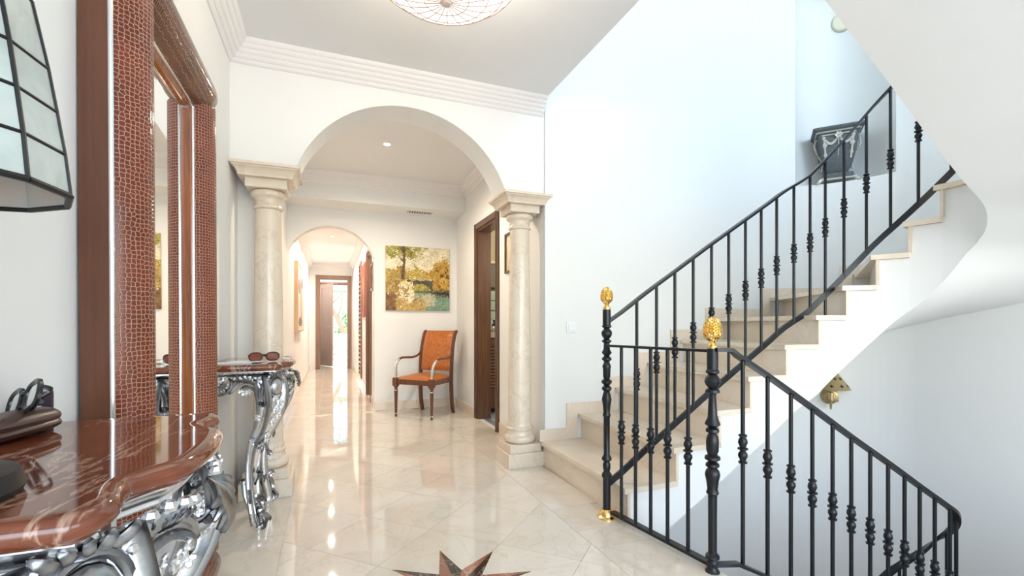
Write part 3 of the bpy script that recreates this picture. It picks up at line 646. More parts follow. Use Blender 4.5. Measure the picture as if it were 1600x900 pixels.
def console(label):
    t = thing('console_table', label, 'console table', (0, 0, 0), group=None)
    prof = [(-.012, .828), (.006, .828), (.009, .832), (.015, .835), (.019, .841), (.019, .850), (.014, .857), (.006, .860), (-.006, .860)]
    rows = [[(x, y, z) for x, y in outline(o)] for o, z in prof]; mb = MB(); mb.grid(rows)
    n = len(rows[0]); mb.add(rows[-1], [tuple(range(n))]); mb.add(rows[0], [tuple(range(n))[::-1]]); mb.add([r[0] for r in rows]+[r[-1] for r in rows][::-1], [tuple(range(2*len(rows)))])
    mb.build('marble_top', M['red'], t, ang=50)
    # moulded rail under the slab
    mb = MB(); prof = [(-.034, .796), (-.024, .797), (-.019, .801), (-.021, .806), (-.019, .811), (-.010, .814), (-.006, .819), (-.002, .823), (-.002, .828)]
    mb.grid([[(x, y, z) for x, y in outline(o)] for o, z in prof]); mb.grid([[(x, y, z) for x, y in outline(o)] for o, z in ((-.050, .828), (-.050, .796), (-.034, .796))])
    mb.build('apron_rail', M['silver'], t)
    for sg in (-1, 1):
        d = Vector((.80, sg*.60, 0)); sd = Vector((-sg*.60, .80, 0))*sg; c0 = Vector((.265, sg*.225, 0))
        def Q(o, z, s=0): return c0+d*o+sd*s+Vector((0, 0, z))
        lg = MB()
        path = [(.005, .80), (.022, .72), (.020, .64), (-.015, .55), (-.065, .47), (-.092, .38), (-.098, .28), (-.090, .18), (-.072, .09), (-.066, .05)]
        cp = cr([Q(o, z) for o, z in path], 4); W = [(.074, .034), (.078, .040), (.066, .038), (.048, .032), (.036, .028), (.030, .024), (.027, .022), (.026, .022), (.028, .024), (.024, .024)]
        pr = [(-1, -.85), (-.85, -1), (-.6, -.95), (-.4, -.6), (0, -.45), (.4, -.6), (.6, -.95), (.85, -1), (1, -.85), (.95, -.5), (.66, -.3), (.58, 0), (.66, .3), (.95, .5), (1, .85), (.85, 1), (.6, .95), (.4, .6), (0, .75), (-.4, .6), (-.6, .95), (-.85, 1), (-1, .85), (-.95, .5), (-.66, .3), (-.58, 0), (-.66, -.3), (-.95, -.5)]
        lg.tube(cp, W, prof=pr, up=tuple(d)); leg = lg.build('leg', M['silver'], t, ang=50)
        # foot: curled acanthus with a peg
        ft = MB(); ft.lathe([(.014, 0), (.015, .004), (.015, .02), (.010, .024)], tuple(Q(-.062, 0)), 12)
        ft.ell(Q(-.062, .048), (.030, .030, .028), 10, 6); ft.tube(spiral(Q(-.05, .052), d, (0, 0, 1), .038, .008, 2.6, -3.6), [.014, .010, .004], 7)
        for q in range(5):
            s = (q-2)*.013; leafy(ft, Q(-.066, .14-.01*abs(q-2), s*.6), Q(-.045, .055, s*1.7), d, .020, .35)
        ft.build('foot', M['silver'], leg)
        # C scrolls beside the foot, towards the wall and to the front
        sc = MB(); sc.tube(cr([Q(-.078, .07), Q(-.105, .12), Q(-.135, .19), Q(-.142, .255)]+spiral(Q(-.128, .262), -d, (0, 0, 1), .016, .006, .3, -4.2, 9), 3), [(.016, .014), (.022, .018), (.022, .016), (.016, .013), (.010, .010), (.006, .006)], 9)
        leafy(sc, Q(-.105, .14, .01), Q(-.125, .23, .02), d, .028, .3); leafy(sc, Q(-.105, .14, -.01), Q(-.12, .21, -.025), d, .024, .3)
        for zz, oo in ((.19, -.03), (.31, -.045)):
            sc.tube(cr([Q(-.085, zz-.06), Q(-.06, zz-.01)]+spiral(Q(oo-.008, zz), d, (0, 0, 1), .016, .004, PI*.9, -PI*1.2, 10), 3), [.007, .008, .007, .003], 7)
        sc.tube(cr([Q(-.088, .19), Q(-.052, .17), Q(-.035, .13), Q(-.045, .09), Q(-.066, .075)], 4), [.009, .014, .013, .010, .006], 8)
        for q, (oo, zz, ss_) in enumerate(((-.06, .20, .018), (-.055, .185, -.018), (-.04, .16, 0), (-.038, .13, .015), (-.04, .115, -.012))): sc.ell(Q(oo, zz, ss_), .011, 7, 4)
        sc.build('foot_scroll', M['silver'], leg)
        # flowers on the knee and at the ankle
        fl = MB()
        for oo, zz, ss_, R in ((.050, .665, -.018, .022), (.056, .635, .014, .024), (.046, .60, -.016, .020), (.036, .575, .012, .018), (.058, .69, .022, .017), (.020, .555, -.006, .014)): rosette(fl, Q(oo, zz, ss_), R, d+Vector((0, 0, -.1)))
        for oo, zz, ss_, R in ((-.010, .50, .0, .020), (-.030, .475, -.018, .020), (-.035, .445, .014, .022), (-.060, .42, -.010, .018), (-.02, .52, .024, .014)): rosette(fl, Q(oo, zz, ss_), R, d+Vector((0, 0, -.3)))
        for q in range(7): leafy(fl, Q(-.045, .48, 0), Q(-.040+random.uniform(-.012, .012), .445+random.uniform(-.05, .06), random.uniform(-.034, .034)), d, .020, .22)
        for s2 in (-1, 1):
            for zz, oo, so in ((.60, -.01, .056), (.47, -.065, .034)): rosette(fl, Q(oo, zz, s2*so), .019, sd*s2)
        fl.ell(Q(-.055, .535, .0), .016, 8, 5); fo_ = fl.build('flower_spray', M['silver'], leg); fo_['kind'] = 'stuff'
        # cartouche: domed oval in a beaded, gadrooned frame
        md = MB(); cz = .745; qm = d.to_track_quat('Z', 'Y').to_matrix().to_4x4(); cc = Q(.045, cz)
        md.ell(cc, (.038, .046, .022), 16, 8, Matrix(((sd.x, 0, d.x, 0), (sd.y, 0, d.y, 0), (0, 1, 0, 0), (0, 0, 0, 1))))
        if sg > 0:
            for a_, b_, R_ in ((0, .018, .022), (-.015, -.012, .020), (.016, -.016, .020), (0, -.036, .015), (.020, .012, .014), (-.020, .016, .014)): rosette(md, cc+sd*a_+Vector((0, 0, b_))+d*.020, R_, d)
        ring = [cc+sd*(.047*math.cos(2*PI*k/28))+Vector((0, 0, .056*math.sin(2*PI*k/28))) for k in range(28)]
        md.tube(ring, .0075, 7, closed=True)
        for k in range(22):
            a = 2*PI*k/22; md.ell(cc+sd*(.060*math.cos(a))+Vector((0, 0, .070*math.sin(a)))-d*.004, (.0085, .0085, .0085), 6, 4)
        for k in range(5): leafy(md, cc+Vector((0, 0, .052))+sd*(k-2)*.012, cc+Vector((0, 0, .075))+sd*(k-2)*.026, d, .018, .3)
        for s2 in (-1, 1):
            md.tube(cr([Q(.030, .790, s2*.045), Q(.030, .775, s2*.062), Q(.024, .73, s2*.070), Q(.016, .68, s2*.062)]+spiral(Q(.020, .672, s2*.056), sd*s2, (0, 0, 1), .016, .005, 0, -4.5, 9), 3), [(.007, .007), (.010, .009), (.009, .009), (.008, .008), (.004, .004)], 8)
        md.build('cartouche', M['silver'], leg)
        im = MB(); ni = -sd; ci = Q(.002, .720)+ni*.066        # carved oval on the side that faces the arch of the apron
        im.tube([ci+d*(.046*math.cos(2*PI*k/24))+Vector((0, 0, .064*math.sin(2*PI*k/24))) for k in range(24)], .0115, 8, closed=True)
        im.tube([ci+ni*.006+d*(.031*math.cos(2*PI*k/24))+Vector((0, 0, .047*math.sin(2*PI*k/24))) for k in range(24)], .004, 6, closed=True)
        im.ell(ci-ni*.006, (.034, .05, .008), 14, 6, Matrix(((d.x, 0, ni.x, 0), (d.y, 0, ni.y, 0), (0, 1, 0, 0), (0, 0, 0, 1))))
        for a_, b_, R_ in ((0, .020, .016), (-.010, -.006, .016), (.012, -.012, .015), (0, -.030, .012)): rosette(im, ci+d*a_+Vector((0, 0, b_))+ni*.004, R_, ni)
        for k in range(14): a = .5+2.1*k/13; im.ell(ci+d*(.060*math.cos(a+PI))+Vector((0, 0, .078*math.sin(a+PI))), .008, 6, 4)
        im.build('carved_oval', M['silver'], leg)
        # apron: front half and end
        ap = MB()
        f0 = Vector((.300, sg*.195, 0)); F = lambda y, z, o=0: Vector((interp(abs(y), [(0, .362), (.05, .358), (.10, .346), (.135, .324), (.17, .298), (.20, .29), (.25, .285)])+o, sg*abs(y), z+.032))
        ap.tube(cr([F(.205, .63), F(.195, .69), F(.165, .735), F(.12, .755), F(.08, .735), F(.055, .700)], 5), [(.012, .016), (.014, .020), (.014, .018), (.013, .016), (.011, .013), (.008, .010)], 9)
        ap.tube(cr([F(.188, .62, .006), F(.178, .675, .008), F(.155, .712, .01), F(.12, .728, .01), F(.09, .712, .01)]+[F(.085, .695, .01), F(.095, .69, .01)], 4), [.006, .008, .008, .007, .005], 7)
        for q in range(6): ap.ell(F(.075+.022*q, .768-.004*abs(q-2), .008), (.011, .010, .010), 7, 4)
        for yy, zz, R in ((.135, .695, .016), (.118, .690, .018), (.102, .70, .014), (.15, .71, .012)): rosette(ap, F(yy, zz, .012), R, (1, 0, -.2))
        for q in range(9): leafy(ap, F(.10+.012*q, .735), F(.09+.014*q, .757, .012), (1, 0, 0), .010, .3)
        for q in range(6):
            a = -.25+q*.36; leafy(ap, F(.0, .765), F(.062*math.sin(a*.95), .765-.085*math.cos(a*.8), .016), (1, 0, 0), .026, .25)
        E = lambda x, z, o=0: Vector((x, sg*(.262+o), z+.032))
        ap.tube(cr([E(.245, .62), E(.243, .68), E(.215, .735), E(.175, .752), E(.135, .735), E(.105, .70), E(.095, .705), E(.10, .715)], 5), [(.011, .015), (.014, .018), (.014, .018), (.012, .015), (.009, .012), (.006, .008)], 9)
        ap.tube(cr([E(.228, .63, .006), E(.222, .68, .008), E(.20, .712, .01), E(.17, .722, .01), E(.15, .705, .01)], 4), [.006, .008, .008, .006], 7)
        for q in range(6): ap.ell(E(.125+.022*q, .768-.004*abs(q-2), .008), (.010, .011, .010), 7, 4)
        for xx, zz, R in ((.185, .695, .016), (.168, .690, .016), (.152, .70, .013)): rosette(ap, E(xx, zz, .012), R, (0, sg, -.2))
        for q in range(9): leafy(ap, E(.135+.010*q, .735), E(.13+.011*q, .757, .012), (0, sg, 0), .010, .3)
        ap.tube(spiral(E(.055, .725, .01), (1, 0, 0), (0, 0, 1), .060, .046, .35, -PI-.35, 18), [(.009, .010)], 8) if False else None
        ap.tube(spiral(E(.055, .740, .004), (1, 0, 0), (0, 0, 1), .056, .056, .2, -PI-.2, 18), [.007]*19, 7)
        for q in range(9): leafy(ap, E(.055, .735), E(.055+.05*math.cos(-.1-q*.37), .738+.05*math.sin(-.1-q*.37), .008), (0, sg, 0), .013, .2)
        rosette(ap, E(.055, .75, .018), .020, (0, sg, 0)); rosette(ap, E(.085, .762, .014), .014, (0, sg, 0)); rosette(ap, E(.028, .762, .014), .014, (0, sg, 0))
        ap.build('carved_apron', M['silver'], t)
    return t
con1 = console('near red marble console with silver carved legs, holding the lamp and glasses case'); con1.location = (XL+.002, .892, 0)
con2 = copy_tree(con1); con2.location = (XL+.002, 2.835, 0); con2['label'] = 'far red marble console with silver carved legs in front of the left column'

# ------------------------------------------------------------------ mirror leaning on the wall
mw, mz0, mz1, wst = .89, .0, 2.055, .17
mi = thing('leaning_mirror', 'tall mirror framed in brown crocodile leather between the two consoles', 'mirror', (XL+.013, 1.38, .0)); mi.rotation_euler = (0, -.0055, 0)
mb = MB()
for a, b in (((0, 0, mz0), (.059, .02, mz1)), ((0, mw-.02, mz0), (.059, mw, mz1)), ((0, .02, mz0), (.059, mw-.02, .02)), ((0, .02, mz1-.02), (.059, mw-.02, mz1)), ((0, .02, .02), (.02, mw-.02, mz1-.02))): mb.box(a, b)
mb.build('wood_frame', M['frame_wood'], mi)
def bulge(t, w=wst, b=.062): return (.059+b*math.sin(PI*t)**.72, .006+(w-.012)*t)
def stile(y0, sgn, z0, z1): return MB().grid([[(bulge(t/14)[0], y0+sgn*bulge(t/14)[1], z) for t in range(15)] for z in [z0+(z1-z0)*k/8 for k in range(9)]], flip=sgn < 0)
stile(0, 1, mz0+wst-.02, mz1-wst+.03).build('leather_panel', M['croc'], mi, 60); stile(mw, -1, mz0+wst-.02, mz1-wst+.03).build('leather_panel', M['croc'], mi, 60)
def bar(z0, sgn):
    rows = []
    for k in range(17):
        u = k/16; y = mw*u; e = min(1, min(u, 1-u)/.10); e = math.sqrt(max(0, 1-(1-e)**2))
        rows.append([(.059+(bulge(t/14, b=.070)[0]-.059)*max(.0, e), y, z0+sgn*bulge(t/14)[1]) for t in range(15)])
    return MB().grid(rows, flip=sgn > 0)
tp = bar(mz1, -1).build('leather_panel', M['croc_top'], mi, 60); bar(mz0, 1).build('leather_panel', M['croc_top'], mi, 60)
mb = MB()
for y0, y1, z0, z1, r in ((.003, mw-.003, mz0+.003, mz1-.003, .0055), (wst, mw-wst, mz0+wst, mz1-wst, .0055)):
    for p, q in (((y0, z0), (y1, z0)), ((y1, z0), (y1, z1)), ((y1, z1), (y0, z1)), ((y0, z1), (y0, z0))): mb.tube([(.061, *p), (.061, *q)], r, 8)
mb.build('silver_bead', M['bead'], mi)
mb = MB(); iy0, iy1, iz0, iz1 = wst+.002, mw-wst-.002, mz0+wst+.002, mz1-wst-.002
cor = lambda i, x: [(x, iy0+i, iz0+i), (x, iy1-i, iz0+i), (x, iy1-i, iz1-i), (x, iy0+i, iz1-i), (x, iy0+i, iz0+i)]
mb.grid([cor(0, .059), cor(.008, .056), cor(.014, .050), cor(.02, .049), cor(.03, .039)]); mb.build('inner_slip', M['slip_wood'], mi, 25)
MB().box((.022, wst+.01, wst+.01), (.040, mw-wst-.01, mz1-wst-.01)).build('mirror_glass', M['mirror'], mi)

# ------------------------------------------------------------------ table lamp of capiz panels on the near console
LX, LY = -.413, .679
tl = thing('table_lamp', 'capiz shell table lamp with black leaded shade on the near console', 'lamp', (LX, LY, .861))
MB().lathe([(.088, 0), (.092, .008), (.086, .026), (.050, .034), (.022, .045), (.018, .07), (.028, .10), (.030, .16), (.020, .22), (.012, .26), (.012, .46)], n=24).build('lamp_base', M['lead'], tl)
sh = MB(); NS = 12; zz = [.340, .388, .436, .484, .557, .60]; rr = [.130, .125, .118, .1106, .097, .070]; rot = math.radians(9)
lead = MB()
def sp(k, j, e=0): a = rot+2*PI*k/NS; return Vector(((rr[j]+e)*math.cos(a), (rr[j]+e)*math.sin(a), zz[j]-.345*0))
shade = None
for k in range(NS):
    for j in range(5):
        q = [sp(k, j), sp(k+1, j), sp(k+1, j+1), sp(k, j+1)]; c = sum(q, Vector())/4; n = (q[1]-q[0]).cross(q[3]-q[0]).normalized()*.0015
        qi = [p+(c-p)*.01 for p in q]; qm = c+n*1.5
        o = MB().add([p+n for p in qi]+[p-n for p in qi], [(0, 1, 2, 3), (7, 6, 5, 4), (0, 4, 5, 1), (1, 5, 6, 2), (2, 6, 7, 3), (3, 7, 4, 0)]).build('shade_panel', M['capiz'], tl)
for k in range(NS):
    lead.tube([sp(k, j, .001) for j in range(6)], .0026, 6)
    for j in range(6): lead.tube([sp(k, j, .001), sp(k+1, j, .001)], (.0038 if j == 0 else .0022), 6)
lead.tube([sp(0, 0)-Vector((0, 0, 0)), Vector((0, 0, .40)), sp(8, 0)], .003, 6); lead.tube([sp(4, 0), Vector((0, 0, .40)), sp(12, 0)], .003, 6)
lead.build('lead_came', M['lead'], tl)

# ------------------------------------------------------------------ small things on the consoles
TZ = .8605
gc = thing('glasses_case', 'brown leather glasses case under the black glasses on the near console', 'case', (-.497, 1.03, TZ), math.radians(80)); gc.scale = (1, 1, .80)
mb = MB(); P = [(-.085, .028, .018), (-.06, .034, .03), (0, .037, .033), (.06, .032, .028), (.085, .018, .014)]
mb.tube(cr([(x, 0, .018) for x, a, b in P], 4), [(.012, .008), (.034, .017), (.037, .018), (.037, .018), (.033, .016), (.012, .008)], 16, up=(0, 0, 1)); mb.build('case_bottom', M['case'], gc)
mb = MB(); mb.tube(cr([(x, 0, .034) for x, a, b in P], 4), [(.012, .008), (.033, .019), (.036, .022), (.036, .022), (.032, .019), (.012, .008)], 16, up=(0, 0, 1)); mb.build('case_lid', M['case'], gc)
def lens_loop(c, a, b, ux, uy, n=22, sq=.8):
    c, ux, uy = Vector(c), Vector(ux), Vector(uy); f = lambda v: math.copysign(abs(v)**sq, v)
    return [c+ux*a*f(math.cos(2*PI*k/n))+uy*b*f(math.sin(2*PI*k/n)) for k in range(n)]
def glasses(root, mf, ml, wd, hg, thick=.003, fold=True):
    for s in (-1, 1):
        lp = lens_loop((s*(wd+.010), 0, hg), wd, hg, (1, 0, 0), (0, -.12, 1))
        MB().tube(lp, [(thick, thick*1.3)]*22, 6, closed=True).build('rim', mf, root); MB().add([tuple(p+Vector((0, .001, 0))) for p in lp]+[tuple(p-Vector((0, .001, 0))) for p in lp], [tuple(range(22)), tuple(range(22, 44))[::-1]]+[(k, (k+1) % 22, 22+(k+1) % 22, 22+k) for k in range(22)]).build('lens', ml, root)
        x = s*(2*wd+.012)
        MB().tube(cr([(x, 0, hg*1.35), (x, .008+.003*s, hg*1.35), (x*.8, .013+.003*s, hg*1.3), (0, .015+.003*s, hg*1.15), (-x*.75, .014+.003*s, hg*.5)], 4), [(.002, .005), (.002, .004), (.002, .004), (.003, .004)], 6, up=(0, 0, 1)).build('temple', mf, root)
    MB().tube(cr([(-.012, 0, hg*1.35), (0, -.004, hg*1.5), (.012, 0, hg*1.35)], 4), [(.003, .004)]*9, 6).build('bridge', mf, root)
g = thing('eyeglasses', 'black framed glasses resting on the brown leather case', 'glasses', (-.495, 1.05, TZ+.040), math.radians(-55)); g.rotation_euler = (math.radians(-22), math.radians(-16), math.radians(-48)); glasses(g, M['blackplastic'], M['lens'], .027, .023, .0042)
g2 = thing('sunglasses', 'brown tinted sunglasses lying on the far console', 'sunglasses', (-.315, 2.72, TZ+.006), math.radians(20)); glasses(g2, M['tortoise'], M['brownlens'], .030, .021, .003)
bx = thing('small_carton', 'small plum carton standing behind the glasses case', 'box', (-.528, 1.20, TZ), math.radians(15)); MB().bbox((-.013, -.013, 0), (.013, .013, .058), .002).build('carton_body', M['plum'], bx)
fo = MB()
for k, (x, z, w_) in enumerate(((-.004, .030, .006), (-.002, .024, .010), (0, .018, .006), (-.003, .013, .009))): fo.box((x-w_/2, -.0137, z), (x+w_/2, -.0131, z+.002))
fo.build('printed_text', M['paper'], bx)
wl = thing('leather_pouch', 'dark leather pouch with grey top at the front of the near console', 'pouch', (-.330, .690, TZ), math.radians(20)) if False else None
for k, (x, y, rz) in enumerate(((-.44, 2.66, .15), (-.40, 2.70, -.1))):
    MB().box((-.075, -.05, 0), (.075, .05, .003)).build('folded_paper', M['paper'], None, loc=(x, y, TZ+.0032*k)).rotation_euler = (0, 0, rz)
for o, lb in zip([o for o in COL.objects if o.name.startswith('folded_paper')], ('lower white paper under the sunglasses on the far console', 'upper white paper lying askew on the far console')): tag(o, lb, 'paper')
gd = thing('glass_block', 'small clear glass paperweight at the front corner of the far console', 'paperweight', (-.215, 2.80, TZ), .4); MB().bbox((-.018, -.014, 0), (.018, .014, .022), .004).build('glass_body', M['glass'], gd)

# ------------------------------------------------------------------ armchair
ch = thing('armchair', 'orange leather armchair with dark wooden frame under the painting', 'chair', (1.045, 5.475, 0), math.radians(-46))
mb = MB()
def pad(mb, w0, w1, d0, d1, z0, z1, crown, n=12):
    top = []; bot = []
    for j in range(n+1):
        v = j/n; y = d0+(d1-d0)*v; w = w0+(w1-w0)*v; top.append([]); bot.append([])
        for i in range(n+1):
            u = i/n; x = -w+2*w*u; e = min(1, min(u, 1-u, v, 1-v)*7); e = math.sqrt(max(0, 1-(1-e)**2))
            top[-1].append((x, y, z0+(z1-z0)*e+crown*(1-(2*u-1)**2)*(1-(2*v-1)**2))); bot[-1].append((x, y, z0))
    mb.grid(top); mb.grid(bot, flip=True)
pad(mb, .255, .215, -.235, .215, .43, .455, .038); mb.build('seat', M['leather'], ch, 70)
mb = MB(); mb.prism([(-.265, -.245), (.265, -.245), (.225, .225), (-.225, .225)], .375, .432); mb.build('seat_frame', M['mahog'], ch)
for s in (-1, 1):
    x = s*.245
    tl_ = MB().lathe([(.010, 0), (.013, .006), (.015, .016), (.011, .026), (.013, .034), (.014, .045), (.021, .30), (.021, .315), (.016, .318), (.016, .332), (.024, .336), (.026, .345), (.026, .352)], (x, -.228, 0), 16); tl_.bbox((x-.028, -.258, .352), (x+.028, -.20, .45), .006); lg = tl_.build('leg', M['mahog'], ch)
    MB().lathe([(.0225, .30), (.0245, .306), (.0225, .312)], (x, -.228, 0), 16).build('silver_ring', M['bead'], lg); MB().lathe([(.015, .034), (.017, .038), (.015, .042)], (x, -.228, 0), 16).build('silver_ring', M['bead'], lg)
    xb = s*.222
    MB().tube(cr([(xb, .262, 0), (xb, .228, .12), (xb, .212, .30), (xb, .212, .44), (xb, .222, .62), (xb, .250, .80), (xb, .292, .93), (xb, .322, .972), (xb, .335, .965)], 4), [(.016, .016), (.018, .020), (.018, .022), (.018, .022), (.016, .020), (.015, .018), (.015, .018), (.016, .018), (.015, .012)], prof=[(-1, -.8), (-.8, -1), (.8, -1), (1, -.8), (1, .8), (.8, 1), (-.8, 1), (-1, .8)], up=(0, 1, 0)).build('leg', M['mahog'], ch)
    arm = MB().tube(cr([(xb*1.03, .235, .735), (xb*1.06, .19, .690), (s*.246, .10, .665), (s*.258, -.02, .668), (s*.262, -.10, .668), (s*.262, -.155, .650)], 5), [(.014, .012), (.015, .013), (.016, .013), (.018, .014), (.017, .014), (.016, .014)], 10, up=(0, 0, 1)).build('armrest', M['mahog'], ch)
    MB().tube(cr([(s*.262, -.150, .652), (s*.260, -.195, .615), (s*.254, -.222, .555), (s*.247, -.228, .45)], 5), [(.0165, .0145), (.017, .015), (.017, .015), (.015, .014)], 10, up=(0, 1, 0)).build('silver_arm_support', M['bead'], arm)
# padded back following the raked posts
mb = MB(); ff = []; bb = []
yb = lambda z: interp(z, [(.44, .205), (.62, .218), (.80, .246), (.93, .288), (.975, .318)])
for j in range(15):
    z = .505+.468*j/14; v = j/14; ff.append([]); bb.append([])
    for i in range(11):
        u = i/10; e = min(1, min(u, 1-u, v, 1-v)*8); e = math.sqrt(max(0, 1-(1-e)**2)); ff[-1].append((-.207+.414*u, yb(z)-.006-.022*e-.012*(1-(2*u-1)**2), z)); bb[-1].append((-.207+.414*u, yb(z)+.016, z))
mb.grid(ff); mb.grid(bb, flip=True); mb.grid([ff[0], bb[0]], flip=True); mb.grid([ff[-1], bb[-1]]); mb.build('backrest', M['leather'], ch, 70)
mb = MB().tube([(-.222, .330, .968), (.222, .330, .968)], .015, 10).build('top_rail', M['leather'], ch)

# ------------------------------------------------------------------ bridge painting over the chair
H = W = 150; yy, xx = np.mgrid[0:H, 0:W]; u = (xx+.5)/W; v = (yy+.5)/H
n1, n2, n3 = vnoise(H, W, 13), vnoise(H, W, 6), vnoise(H, W, 3); nz = .5*n1+.3*n2+.2*n3; fine = (n3-.5)*40+(n2-.5)*34
img = np.empty((H, W, 3)); img[:] = (222, 210, 178); img += ((n1-.5)*46)[..., None]
def paint(mask, col, var=1.0): img[mask] = np.array(col)+np.stack([fine]*3, -1)[mask]*var
paint(v > .33+.10*(n1-.3)+.05*np.sin(u*23), (176, 150, 66), 1.2); paint((v > .40) & (nz > .55), (146, 124, 48), 1.0); paint((u < .2) & (v > .36), (166, 138, 62), 1.2)
paint((v < .17+.12*(n1-.5)) & (u < .60-.3*v+.16*(n2-.5)) & (nz > .36), (146, 140, 52), 1.3)
paint((np.abs(u-.272-.01*np.sin(v*9)) < .018+.012*v) & (v < .52), (92, 66, 34), .5)
for x0, y0, x1, y1 in ((.275, .23, .43, .09), (.27, .24, .16, .12), (.275, .14, .22, .0), (.275, .1, .33, .0)):
    t = np.clip(((u-x0)*(x1-x0)+(v-y0)*(y1-y0))/((x1-x0)**2+(y1-y0)**2), 0, 1); paint(np.hypot(u-x0-t*(x1-x0), v-y0-t*(y1-y0)) < .010, (100, 74, 38), .4)
paint((u > .70-.12*(v-.2)+.09*(n2-.5)) & (v > .16+1.6*np.abs(u-.90)*.55+.08*(n1-.5)), (184, 144, 52), 1.4); paint((u > .78) & (v > .3) & (nz < .40), (112, 78, 22), 1)
paint((v > .68) & (u > .34), (150, 156, 118), .6); paint((v > .70) & (u > .60+.2*(n1-.5)), (122, 150, 128), .5); paint((v > .74) & (np.abs(u-.66) < .10) & (v < .93), (190, 184, 150), .5); paint((v > .67) & (v < .73) & (u > .38), (96, 104, 70), .6)
paint((v > .69) & (v < .79-.05*(1-u)*3) & (u > .73), (62, 44, 24), .5)
arch = ((u-.53)/.175)**2+((v-.735)/.165)**2 < 1
br = (u > .32) & (u < .73) & (v > .525-.05*(1-((u-.53)/.2)**2)*.4) & (v < .74-.0*u) & ~arch; paint(br, (74, 66, 50), .5); paint((u > .30) & (u < .72) & (np.abs(v-.515) < .012), (206, 192, 150), .5); paint(arch & (v < .69) & (v > .58), (160, 146, 66), 1)
fl = (u < .42+.14*(v-.6)) & (v > .53+.10*(n1-.5)); paint(fl, (168, 138, 76), 1.4); paint(fl & (nz > .50), (214, 186, 116), 1.0); paint((u > .22) & (u < .5) & (v > .55) & (v < .95-.1*u) & fl & (n3 > .48), (226, 214, 182), .7)
paint((v > .86+.1*(n1-.5)) & (u < .62), (188, 156, 92), 1.5); paint((v > .72) & (u < .16), (120, 84, 44), 1.2)
src = img.copy()
for _ in range(9000):                               # dabs of paint
    r = int(rng.integers(1, 4)); cy, cx = int(rng.integers(0, H)), int(rng.integers(0, W)); sy, sx = np.clip(cy+int(rng.normal(0, 3)), 0, H-1), np.clip(cx+int(rng.normal(0, 3)), 0, W-1)
    if .27*W-5 < cx < .27*W+5 and cy < .52*H or (.52*H < cy < .74*H and .32*W < cx < .73*W): sy, sx = cy, cx
    img[max(0, cy-r//2):cy+r//2+1, max(0, cx-r//2):cx+r//2+1] = src[sy, sx]+rng.normal(0, 13)
pw, ph = .80, .80
pa = thing('painting', 'landscape painting of a stone bridge hung above the orange armchair', 'painting', (1.042, HB, 1.232))
me = picture_mesh('painted_face', np.clip(img, 0, 255), pw, ph, lambda a, b: (a-pw/2, -.028, b)); put('painted_face', me, pa, (0, 0, 0))
MB().box((-pw/2, -.0275, 0), (pw/2, -.001, ph)).build('canvas_edge', M['ochre'], pa)

# ------------------------------------------------------------------ corridor pictures, door frames, downlights, vent, switch
def flat_art(H, W, base, blots):
    im = np.empty((H, W, 3)); im[:] = base; yy, xx = np.mgrid[0:H, 0:W]; im += ((vnoise(H, W, 5)-.5)*30)[..., None]
    for (cu, cv, ru, rv, c) in blots: im[(((xx/W-cu)/ru)**2+((yy/H-cv)/rv)**2) < 1+.6*(vnoise(H, W, 4)-.5)] = c
    return np.clip(im, 0, 255)
pc = thing('painting', 'tall pale canvas in a thick light wood frame on the left corridor wall', 'painting', (HL, 6.98, .955))
wd, hg = 1.55, .97
mb = MB()
for a, b in (((0, 0, 0), (.05, .02, hg)), ((0, wd-.02, 0), (.05, wd, hg)), ((0, .02, 0), (.05, wd-.02, .02)), ((0, .02, hg-.02), (.05, wd-.02, hg))): mb.box(a, b)
mb.build('wood_frame', M['palewood'], pc); me = picture_mesh('painted_face', flat_art(30, 30, (226, 218, 206), [(.3, .3, .25, .12, (150, 140, 128)), (.6, .55, .2, .3, (190, 178, 160)), (.45, .85, .3, .08, (120, 108, 96)), (.7, .2, .12, .1, (96, 84, 76))]), wd-.04, hg-.04, lambda a, b: (.045, .02+a, .02+b)); put('painted_face', me, pc, (0, 0, 0))
pr_ = thing('painting', 'red edged canvas hanging on the right corridor wall beyond the door', 'painting', (CR, 7.55, 1.18)); MB().box((-.024, 0, 0), (-.001, .75, .85)).build('canvas_edge', mat('red_canvas', (.42, .07, .045), .6), pr_)
me = picture_mesh('painted_face', flat_art(24, 24, (150, 60, 44), [(.5, .5, .3, .3, (196, 120, 70)), (.4, .6, .15, .2, (80, 30, 26))]), .75, .85, lambda a, b: (-.026, .75-a, b)); put('painted_face', me, pr_, (0, 0, 0))
def framed(name, label, x, y0, y1, z0, z1, im, fr=.022, mfr='mahog'):
    t = thing(name, label, 'picture', (x, y0, z0)); d, hh = y1-y0, z1-z0; mb = MB()
    for a, b in (((-.02, 0, 0), (0, fr, hh)), ((-.02, d-fr, 0), (0, d, hh)), ((-.02, fr, 0), (0, d-fr, fr)), ((-.02, fr, hh-fr), (0, d-fr, hh))): mb.bbox(a, b, .003)
    mb.build('frame', M[mfr], t); put('print', picture_mesh('print', im, d-2*fr, hh-2*fr, lambda a, b: (-.006, d-fr-a, fr+b)), t, (0, 0, 0)); return t
framed('framed_picture', 'small dark framed print on the corridor wall before the doorway', CR, 6.17, 6.52, 1.50, 1.86, flat_art(20, 20, (190, 160, 110), [(.5, .5, .3, .3, (110, 80, 50))]), .035)
framed('framed_picture', 'small framed print on the hall wall behind the right column', HR, 3.72, 4.11, 1.53, 1.90, flat_art(26, 22, (216, 206, 176), [(.5, .45, .2, .25, (150, 140, 118)), (.45, .7, .25, .08, (110, 100, 84))]))
